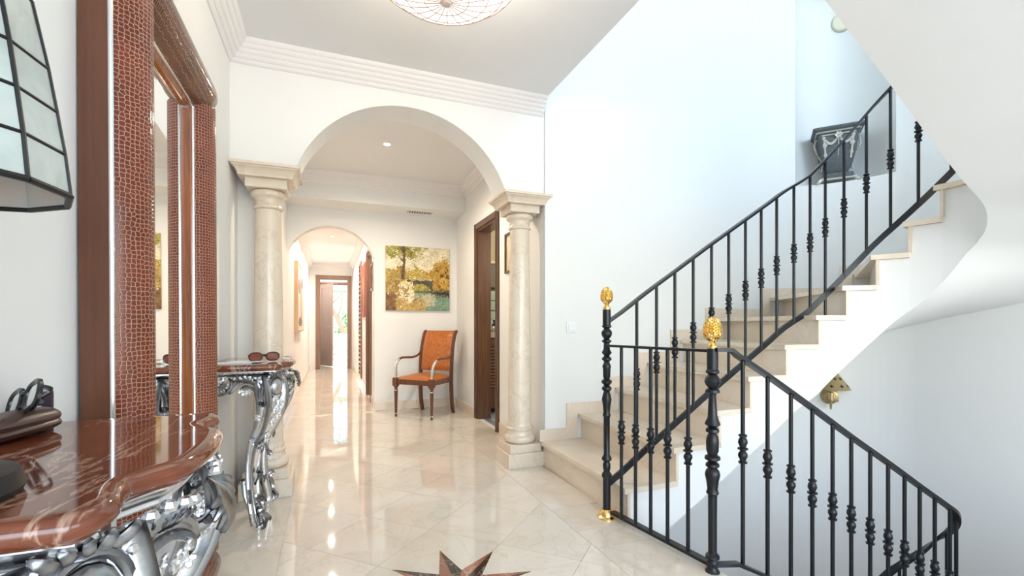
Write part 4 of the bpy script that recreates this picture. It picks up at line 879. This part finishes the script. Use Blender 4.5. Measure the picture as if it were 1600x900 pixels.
# hall door frame (right), opening Y 4.36..5.03
def casing(name, m, kind_axis, at, lo, hi, zt, cw, proj, depth, leaf=None):
    """door frame in a wall; axis 'x': wall plane x = at seen from smaller x; axis 'y': plane y = at"""
    root = None
    def Bx(a0, a1, d0, d1, z0, z1):
        return ((at+d0, a0, z0), (at+d1, a1, z1)) if kind_axis == 'x' else ((a0, at+d0, z0), (a1, at+d1, z1))
    mb = MB(); mb.box(*Bx(lo, lo+.03, -.001, depth, 0, zt)); mb.box(*Bx(hi-.03, hi, -.001, depth, 0, zt)); mb.box(*Bx(lo+.03, hi-.03, -.001, depth, zt-.03, zt))
    root = struct(name, mb, m)
    for a0, a1, z0, z1 in ((lo-cw+.012, lo+.012, 0, zt+cw-.012), (hi-.012, hi+cw-.012, 0, zt+cw-.012), (lo+.012, hi-.012, zt-.012, zt+cw-.012)):
        mb = MB(); mb.bbox(*Bx(a0, a1, -proj*.65, 0, z0, z1), .003); w3 = (a1-a0)*.25
        if z0 == 0: mb.bbox(*Bx(a0+w3*.2, a0+w3*1.2, -proj, -proj*.5, z0, z1-w3*.2), .003); mb.bbox(*Bx(a1-w3*1.2, a1-w3*.2, -proj, -proj*.5, z0, z1-w3*.2), .003)
        else: mb.bbox(*Bx(a0, a1, -proj, -proj*.5, z1-w3*.35, z1-.006), .003); mb.bbox(*Bx(a0, a1, -proj, -proj*.5, z0+.004, z0+.024), .003)
        mb.build('casing', m, root)
    return root
d1 = casing('door_1', M['doorwood'], 'x', HR, 4.36, 5.03, 2.125, .075, .022, .15)
d2 = casing('door_2', M['far_wood'], 'x', CR, 6.62, 7.38, 2.10, .07, .02, .12)
dl = MB().bbox((CR+.06, 6.655, .005), (CR+.10, 7.345, 2.065), .003).build('door_leaf', M['far_wood'], d2)
d3 = casing('door_3', M['far_wood'], 'y', CE, -.24, .43, 2.17, .08, .03, .14)
d4 = casing('door_4', M['far_wood'], 'y', 13.2, -.24, .50, 2.14, .06, .02, .10)
lf = MB(); a = math.radians(62)                      # garden door leaf, open into the room
Ml = Matrix.Translation((-.235, 13.16, 0)) @ Matrix.Rotation(-a, 4, 'Z')
for p, q in (((0, 0, .01), (.09, .035, 2.10)), ((.53, 0, .01), (.62, .035, 2.10)), ((.09, 0, .01), (.53, .035, .45)), ((.09, 0, 2.0), (.53, .035, 2.10)), ((.09, 0, .95), (.53, .035, 1.03))): lf.bbox(p, q, .003, Ml)
leaf = lf.build('door_leaf', M['glare_leaf_wood'], d4); hd = MB(); hd.tube([Ml @ Vector((.58, -.05, 1.02)), Ml @ Vector((.47, -.05, 1.02))], .008, 8); hd.tube([Ml @ Vector((.58, .0, 1.02)), Ml @ Vector((.58, -.05, 1.02))], .008, 8); hd.build('handle', M['chrome'], leaf)
MB().bbox((.09, .012, .45), (.53, .024, .95), .003, Ml).bbox((.09, .012, 1.03), (.53, .024, 2.0), .003, Ml).build('door_panel', M['glare_leaf_wood'], leaf)
mb = MB().box((HL, 13.2, 0), (-.24, 13.3, 2.6)).box((-.24, 13.2, 2.14), (.5, 13.3, 2.6)); struct('wall_garden', mb, M['wall'])
# tall slatted shutter on the corridor wall
sh_ = thing('slatted_shutter', 'narrow dark slatted shutter near the end of the right corridor wall', 'shutter', (CR, 8.55, .12))
mb = MB().box((-.03, 0, 0), (-.001, .05, 2.05)).box((-.03, .50, 0), (-.001, .55, 2.05)).box((-.03, .05, 0), (-.001, .50, .06)).box((-.03, .05, 1.99), (-.001, .50, 2.05)); mb.build('shutter_frame', M['far_wood'], sh_)
sm = MB().box((-.028, .05, -.012), (-.006, .50, .012), Matrix.Rotation(.0, 4, 'Y')).mesh('slat', M['doorwood'])
for k in range(24): put('slat', sm, sh_, (0, 0, .11+k*.0795))
# small chest behind the leaf
dr = thing('small_chest', 'small wooden chest of drawers beside the open garden door', 'chest', (-.36, 12.55, 0)); MB().bbox((-.08, -.2, .0), (.12, .2, .60), .004).build('carcass', M['palewood'], dr); MB().bbox((-.085, -.215, .60), (.135, .215, .625), .004).build('chest_top', M['palewood'], dr)
for k in range(4): fr = MB().bbox((.12, -.185, .03+k*.14), (.13, .185, .16+k*.14), .003).build('drawer', M['doorwood'], dr); MB().ell((.137, 0, .095+k*.14), .010, 8, 5).build('knob', M['oldbrass'], fr)
# downlights
def downlight(x, y, z, label, mb_, energy, grp, vis=True, col=WARM):
    t = thing('downlight', label, 'ceiling light', (x, y, z), group=grp)
    MB().lathe([(.028, -.001), (.043, -.004), (.047, -.003), (.048, 0)], n=20, cap=False).build('ring', M['gold_ring'] if grp else M['white'], t); MB().lathe([(.001, -.002), (.028, -.002), (.029, -.0005)], n=20).build('bulb', mb_, t)
    if energy:
        l = bpy.data.lights.new('downlight_lamp', 'SPOT'); l.energy = energy; l.color = col; l.spot_size = math.radians(165); l.spot_blend = .6; l.shadow_soft_size = .03
        o = bpy.data.objects.new('downlight_lamp', l); COL.objects.link(o); o.location = (x, y, z-.02)
downlight(.495, 4.443, CEIL, 'bright round downlight in the hall ceiling behind the arch', M['bulb'], 68, None)
for k, y in enumerate((6.95, 8.2, 9.5, 11.0)): downlight(.03, y, 2.5, ['nearest gold ringed downlight in the corridor ceiling', 'second gold ringed downlight along the corridor ceiling', 'third gold ringed downlight along the corridor ceiling', 'farthest gold ringed downlight in the corridor ceiling'][k], M['warmbulb'], 50, 'corridor downlights', col=(1, .82, .68))
downlight(.05, 12.65, 2.5, 'unseen added downlight brightening the small lobby before the garden door', M['warmbulb'], 40, None, col=(1, .92, .85))  # unseen lamp, added because the open door leaf came out dark
vt = thing('air_vent', 'slotted metal air vent under the boxed beam of the hall', 'vent', (1.03, 5.75, 2.43))
mb = MB()
for a, b in (((-.165, -.075, -.006), (.165, -.06, 0)), ((-.165, .06, -.006), (.165, .075, 0)), ((-.165, -.06, -.006), (-.15, .06, 0)), ((.15, -.06, -.006), (.165, .06, 0))): mb.box(a, b)
mb.build('vent_frame', M['white'], vt); MB().box((-.15, -.06, -.001), (.15, .06, 0)).build('vent_backing', M['dark'], vt)
sm = MB().box((-.006, -.06, -.0035), (.006, .06, -.0015)).mesh('slat', M['white'])
for k in range(10): put('slat', sm, vt, (-.135+.03*k, 0, 0))
sw = thing('light_switch', 'white square light switch on the stair wall beside the column', 'switch', (1.722, SY, 1.035)); MB().bbox((-.042, -.009, -.042), (.042, 0, .042), .004).build('plate', M['white'], sw); MB().bbox((-.028, -.014, -.028), (.028, -.007, .028), .003).build('rocker', M['white'], sw)
for nm, x, y, z, lb in (('wall_socket', HR, 5.45, .32, 'white wall socket low on the hall wall beside the armchair'), ('wall_socket', HL, 7.0, .42, 'white wall socket low on the left corridor wall')):
    s = -1 if x == HR else 1; t = thing(nm, lb, 'socket', (x, y, z)); MB().bbox((min(0, s*.008), -.04, -.04), (max(0, s*.008), .04, .04), .002).build('plate', M['white'], t); MB().lathe([(.019, 0), (.019, .003), (.001, .003)], (s*.008, 0, 0), 16, Matrix.Rotation(s*PI/2, 4, 'Y')).build('socket_well', M['cream'], t)

# ------------------------------------------------------------------ ceiling bowl light
CLX, CLY, CLZ = .443, 1.87, 2.362
cl = thing('ceiling_light', 'lit shallow capiz bowl light hanging from the foyer ceiling', 'ceiling light', (CLX, CLY, CEIL)); Z0 = CLZ-CEIL
RB = [(.020, 0), (.090, .008), (.17, .028), (.24, .062), (.295, .105), (.325, .155)]; NB = 24; cm = MB()
for k in range(NB):
    a0, a1 = 2*PI*k/NB, 2*PI*(k+1)/NB
    for j in range(5):
        (ra, za), (rb, zb) = RB[j], RB[j+1]; q = [Vector((r*math.cos(a), r*math.sin(a), z+Z0)) for r, z, a in ((ra, za, a0), (rb, zb, a0), (rb, zb, a1), (ra, za, a1))]
        MB().add(q+[p+Vector((0, 0, .003)) for p in q], [(0, 1, 2, 3), (7, 6, 5, 4), (0, 4, 5, 1), (1, 5, 6, 2), (2, 6, 7, 3), (3, 7, 4, 0)]).build('capiz_panel', M['capiz_lit'], cl)
    cm.tube([(r*math.cos(a0), r*math.sin(a0), z+Z0-.0022) for r, z in RB], .0015, 5)
for r, z in RB[1:]: cm.tube([(r*math.cos(2*PI*k/48), r*math.sin(2*PI*k/48), z+Z0-.0022) for k in range(48)], .0015, 5, closed=True)
cm.build('came_lines', M['copper_line'], cl); MB().lathe([(.004, -.012), (.018, -.010), (.024, -.002), (.020, .004)], (0, 0, Z0), 16).build('hub', M['hub'], cl)
MB().lathe([(.012, Z0+.004), (.012, -.03), (.07, -.025), (.075, 0)], n=16).build('stem', M['hub'], cl)
l = bpy.data.lights.new('bowl_lamp', 'POINT'); l.energy = 18; l.color = (1, .86, .68); l.shadow_soft_size = .08; o = bpy.data.objects.new('bowl_lamp', l); COL.objects.link(o); o.location = (CLX, CLY, CEIL-.12)

# ------------------------------------------------------------------ urn and round light in the niche, sconce below the stairs
ang = math.atan2(nrm.y, nrm.x)-PI/2
ur = thing('garlanded_urn', 'dark slate urn with silver garlands standing in the stair niche', 'urn', (4.255, 2.865, NZ0), ang+.12)
def sq_loft(rings, mb):
    rows = []
    for hx, hy, z in rings:
        e = min(hx, hy)*.10; pts_ = [(-hx+e, -hy), (hx-e, -hy), (hx, -hy+e), (hx, hy-e), (hx-e, hy), (-hx+e, hy), (-hx, hy-e), (-hx, -hy+e), (-hx+e, -hy)]; rows.append([(x, y, z) for x, y in pts_])
    mb.grid(rows); mb.add(rows[0][:-1], [tuple(range(8))[::-1]]); mb.add(rows[-1][:-1], [tuple(range(8))]); return mb
ur.scale = (.86, .86, .86)
sq_loft([(.085, .075, .11), (.115, .10, .16), (.140, .12, .25), (.158, .135, .36), (.168, .143, .44), (.172, .147, .50)], MB()).build('urn_body', M['urn'], ur)
sq_loft([(.175, .15, .50), (.185, .16, .51), (.190, .165, .525), (.212, .185, .535), (.222, .195, .55), (.222, .195, .565)], MB()).build('urn_rim', M['urn'], ur)
sq_loft([(.150, .13, .035), (.150, .13, .06), (.135, .12, .07), (.130, .115, .10), (.10, .09, .108), (.09, .08, .112)], MB()).build('urn_plinth', M['urn'], ur)
mb = MB(); sq_loft([(.154, .134, .030), (.158, .138, .038), (.154, .134, .046)], mb); sq_loft([(.192, .167, .513), (.196, .171, .520), (.192, .167, .527)], mb)
for sx in (-1, 1):
    for sy in (-1, 1):
        mb.tube(cr([(sx*.13, sy*.115, .045), (sx*.155, sy*.135, .03), (sx*.168, sy*.148, .008), (sx*.18, sy*.158, .006)], 4), [.018, .018, .014, .010], 8); mb.ell((sx*.165, sy*.145, .012), .012, 7, 4)
yf = lambda z: -interp(z, [(.11, .075), (.16, .10), (.25, .12), (.36, .135), (.44, .143), (.50, .147)])-.006
for x0, x1 in ((-.13, 0), (0, .13)):
    for k in range(13):
        t = k/12; x = x0+(x1-x0)*t; z = .47-.075*math.sin(PI*t); mb.ell((x, yf(z), z), .010+.006*math.sin(PI*t), 7, 4)
for k in range(11): mb.ell((0, yf(.44-.016*k), .44-.016*k), .010-.0004*k, 7, 4)
rosette(mb, (0, yf(.475)-.004, .475), .036, (0, -1, 0), 6)
for sx in (-1, 1):
    for k in range(14): mb.ell((sx*(.125-.0015*k), yf(.46-.017*k), .46-.017*k), .012 if k % 5 else .018, 7, 4)
    rosette(mb, (sx*.115, yf(.40), .385), .024, (0, -1, 0))
    for k in range(17):
        z = .48-.02*k; hx = interp(z, [(.11, .085), (.16, .115), (.25, .14), (.36, .158), (.44, .168), (.50, .172)]); mb.ell((sx*(hx+.012+.02*math.sin(k*.4)), -.04+.02*math.sin(k*.9), z), .013, 7, 4)
    for k in range(10): mb.ell((sx*(.03+.012*k), yf(.49), .488), .009, 6, 4)
mb.build('silver_garland', M['urn_silver'], ur)
# round cream fitting high in the niche
cB = Vector((4.315, 2.845, 3.85)); rl = thing('wall_light', 'round cream wall light high in the stair niche', 'wall light', (mid.x+nrm.x*(dep-.005), mid.y+nrm.y*(dep-.005), 3.86), ang)
Mr = Matrix.Rotation(PI/2, 4, 'X'); MB().lathe([(.085, 0), (.085, .02), (.075, .03), (.001, .032)], n=24, M=Mr).build('diffuser', M['cream'], rl); MB().lathe([(.09, 0), (.09, .012), (.086, .012)], n=24, M=Mr, cap=False).build('rim', M['urn_silver'], rl)
# brass sconce
wa = math.radians(40); wp = Vector((3.45+.90*math.cos(wa), 2.27+.90*math.sin(wa))); sc = thing('wall_sconce', 'brass wall sconce with pierced half cone shade below the stairs', 'sconce', (wp.x, wp.y, .42), wa-PI/2)   # local -y points off the wall
MB().lathe([(.07, 0), (.07, .008), (.055, .016), (.045, .018), (.04, .026), (.001, .03)], n=24, M=Mr).build('back_plate', M['oldbrass'], sc)
mb = MB().tube(cr([(0, -.02, 0), (0, -.05, -.01), (.0, -.07, -.07), (0, -.09, -.10), (0, -.115, -.07), (0, -.12, -.01)], 5), .007, 8); mb.lathe([(.001, 0), (.055, .002), (.058, .008), (.02, .010), (.02, .075), (.016, .08)], (0, -.12, -.03), 18); mb.build('arm', M['oldbrass'], sc)
mb = MB(); rows = [[((r)*math.sin(a), -.03-r*1.0*math.cos(a), z) for a in [-PI/2*1.0+PI*k/14 for k in range(15)]] for r, z in ((.155, .07), (.03, .25))]; rows2 = [[(x*.97, y*.99+.002, z) for x, y, z in r] for r in rows]
mb.grid(rows); mb.grid(rows2, flip=True); mb.grid([rows[0], rows2[0]], flip=True); mb.grid([rows[1], rows2[1]]); shd = mb.build('half_cone_shade', M['oldbrass'], sc)
for a in (-1.2, -.6, 0, .6, 1.2):
    for z in (.105, .165):
        if z == .165 and abs(a) > 1: continue
        aa = a+(.3 if z == .165 else 0); r = .155-(z-.07)/.18*.125+.0015; c = Vector((r*math.sin(aa), -.03-r*math.cos(aa), z)); q = Matrix.Translation(c) @ Matrix.Rotation(aa, 4, 'Z') @ Matrix.Rotation(-.60, 4, 'X')
        MB().box((-.014, -.001, -.004), (.014, .001, .004), q).box((-.004, -.0012, -.014), (.004, .0012, .014), q).build('cross_cutout', M['dark'], shd)

# ------------------------------------------------------------------ bathroom seen through the hall door
bx0 = HR+.14
mb = MB().box((bx0, 3.6, -.05), (3.4, 5.9, 0)); struct('floor_bathroom', mb, M['bathfloor'])
mb = MB().box((bx0, 5.75, 0), (3.4, 5.9, 2.6)); mb.box((3.3, 3.6, 0), (3.4, 5.75, 2.6)); mb.box((bx0, 3.5, 0), (3.4, 3.6, 2.6)); struct('wall_bathroom', mb, M['ochre'])
mb = MB().box((bx0, 3.5, 2.6), (3.4, 5.9, 2.7)); struct('ceiling_bathroom', mb, M['ceil'])
va = thing('vanity_unit', 'dark louvred washbasin cabinet seen through the hall door', 'cabinet', (2.1, 5.50, 0)); MB().bbox((-.40, -.24, .06), (.60, .24, .90), .004).build('carcass', M['doorwood'], va); MB().bbox((-.42, -.27, .90), (.62, .245, .965), .004).build('counter_top', M['counter'], va)
for k in range(2):
    dd = MB(); x0 = -.395+k*.50; dd.bbox((x0, -.26, .08), (x0+.05, -.241, .88), .002); dd.bbox((x0+.44, -.26, .08), (x0+.49, -.241, .88), .002); dd.bbox((x0+.05, -.26, .08), (x0+.44, -.241, .30), .002); dd.bbox((x0+.05, -.26, .80), (x0+.44, -.241, .88), .002); do_ = dd.build('louvred_door', M['doorwood'], va)
    sl = MB().box((-.195, -.014, -.003), (.195, .014, .003), Matrix.Rotation(.9, 4, 'X')).mesh('slat', M['doorwood'])
    for q in range(13): put('slat', sl, do_, (x0+.245, -.256, .325+q*.037))
ti = struct('wall_bathroom_tiles', MB().box((bx0+.02, 5.735, .97), (3.2, 5.748, 1.75)), M['brownpanel'])
for k in range(4):
    for q in range(4): MB().bbox((bx0+.03+q*.38, 5.722, .985+k*.13), (bx0+.40+q*.38, 5.736, 1.10+k*.13), .003).build('glass_tile', M['greenglass'], ti)
cb_ = thing('wall_cabinet', 'brown wall cabinet with pale shelf above the bathroom tiles', 'cabinet', (2.2, 5.66, 1.53)); MB().bbox((-.5, -.02, 0), (.6, .07, .30), .004).build('cabinet_body', M['brownpanel'], cb_); MB().bbox((-.5, -.06, .30), (.6, .07, .33), .004).build('shelf', M['cream'], cb_)
tpf = thing('basin_tap', 'chrome basin tap on the bathroom counter', 'tap', (1.83, 5.45, .965)); MB().lathe([(.025, 0), (.022, .02), (.014, .03), (.013, .12)], n=14).tube(cr([(0, 0, .11), (0, -.03, .15), (0, -.09, .14), (0, -.11, .10)], 4), .010, 8).build('spout', M['chrome'], tpf); MB().ell((.05, 0, .05), (.02, .02, .03), 10, 6).ell((-.05, 0, .05), (.02, .02, .03), 10, 6).lathe([(.012, 0), (.012, .04)], (.05, 0, 0), 10).lathe([(.012, 0), (.012, .04)], (-.05, 0, 0), 10).build('tap_handle', M['chrome'], tpf)
bt = thing('toiletry_bottle', 'dark toiletry bottle behind the chrome tap', 'bottle', (1.93, 5.56, .965)); MB().lathe([(.03, 0), (.032, .005), (.032, .11), (.014, .13), (.014, .15)], n=16).build('bottle_body', M['blackplastic'], bt); MB().lathe([(.016, .15), (.016, .175), (.012, .18)], n=14).build('cap', M['chrome'], bt)

# ------------------------------------------------------------------ garden beyond the corridor
mb = MB().box((-14, 13.3, -.15), (14, 17.5, -.02)); struct('floor_patio', mb, M['patio'])
mb = MB(); mb.grid([[(x, y, -.05+max(0, y-24)*.16+.3*math.sin(x*.4+y*.3)*(y > 22)) for x in range(-30, 31, 4)] for y in [17.5, 20, 24, 30, 38, 48, 60]]); tag(mb.build('lawn_hillside', M['hill'], None, 80), kind='structure')
lo = thing('sun_lounger', 'pink cushioned sun lounger on the garden patio', 'sun lounger', (.45, 15.2, -.02), math.radians(100))
MB().bbox((-.9, -.30, .28), (.25, .30, .36), .01).build('cushion', M['cushion'], lo); MB().bbox((0, -.30, 0), (.75, .30, .08), .01, Matrix.Translation((.25, 0, .28)) @ Matrix.Rotation(-.65, 4, 'Y')).build('back_cushion', M['cushion'], lo); MB().bbox((-.92, -.31, .22), (.9, .31, .28), .005).build('frame', M['white'], lo)
for sx in (-.85, .8):
    for sy in (-.28, .28): MB().box((sx-.02, sy-.02, 0), (sx+.02, sy+.02, .22)).build('leg', M['white'], lo)
def leaves(n, c, r, size, m, seed):
    R = random.Random(seed); mb = MB()
    for _ in range(n):
        th, ph, q = R.uniform(0, 2*PI), math.acos(R.uniform(-1, 1)), R.random()**.4; p = Vector((c[0]+r[0]*q*math.sin(ph)*math.cos(th), c[1]+r[1]*q*math.sin(ph)*math.sin(th), max(-.02, c[2]+r[2]*q*math.cos(ph))))
        a = Vector((R.uniform(-1, 1), R.uniform(-1, 1), R.uniform(-1, 1))).normalized(); b = a.orthogonal().normalized(); s = size*R.uniform(.6, 1.3); mb.add([p-a*s, p+b*s*.45, p+a*s, p-b*s*.45], [(0, 1, 2, 3)])
    return mb
tr = thing('garden_tree', 'bare leaning tree with sparse foliage beyond the garden door', 'tree', (.62, 17.9, -.03)); o_ = (.62, 17.9, -.03)
mb = MB().tube(cr([(.62, 17.9, -.05), (.52, 17.9, .6), (.30, 17.9, 1.2), (.02, 17.9, 1.75), (-.10, 17.9, 2.1), (-.12, 17.9, 2.9)], 5), [.11, .09, .08, .07, .06, .03], 10)
for pts_ in ([(.02, 17.9, 1.75), (.25, 17.8, 2.0), (.55, 17.8, 2.3)], [(-.08, 17.9, 2.05), (-.35, 18, 2.5), (-.4, 18, 3.0)], [(.25, 17.9, 1.3), (.4, 17.9, 1.8), (.42, 17.8, 2.2)]): mb.tube(cr(pts_, 4), [.035, .02, .008], 7)
mb.build('trunk', M['bark'], tr, o=o_); f = leaves(500, (.1, 17.9, 3.3), (1.3, 1.0, .8), .09, M['leaf2'], 4).build('foliage', M['leaf2'], tr, o=o_); f['kind'] = 'stuff'
for k, (x, y, r, hgt, mm, lb) in enumerate(((-.75, 18.6, .8, .65, 'leaf', 'low dark green bush left of the leaning tree'), (1.0, 19.2, .9, 1.0, 'leaf2', 'pale green bush right of the leaning tree'), (-.4, 21.0, 1.0, .7, 'leaf2', 'pale low bush behind the leaning tree'), (1.6, 22.5, 1.4, 1.9, 'leaf', 'tall dark green bush at the back of the garden'), (-1.6, 23.0, 1.4, 1.5, 'leaf', 'broad green bush at the far left of the garden'))):
    b = thing('garden_bush', lb, 'bush', (x, y, -.03)); f = leaves(1100, (x, y, hgt*.5), (r, r*.8, hgt*.6), .085, M[mm], 20+k).build('foliage', M[mm], b, o=(x, y, -.03)); f['kind'] = 'stuff'; MB().tube([(x, y, -.1), (x+.05, y, hgt*.6)], [.05, .02], 7).build('stem', M['bark'], b, o=(x, y, -.03))
pg = thing('garden_pavilion', 'white roofed garden pavilion far beyond the bushes', 'pavilion', (.6, 26, .2)); MB().bbox((-2.5, -1, 2.6), (2.5, 1, 2.8), .02).build('roof', M['awning'], pg)
for sx in (-2.3, 2.3):
    for sy in (-.8, .8): MB().box((sx-.08, sy-.08, -.3), (sx+.08, sy+.08, 2.6)).build('post', M['awning'], pg)
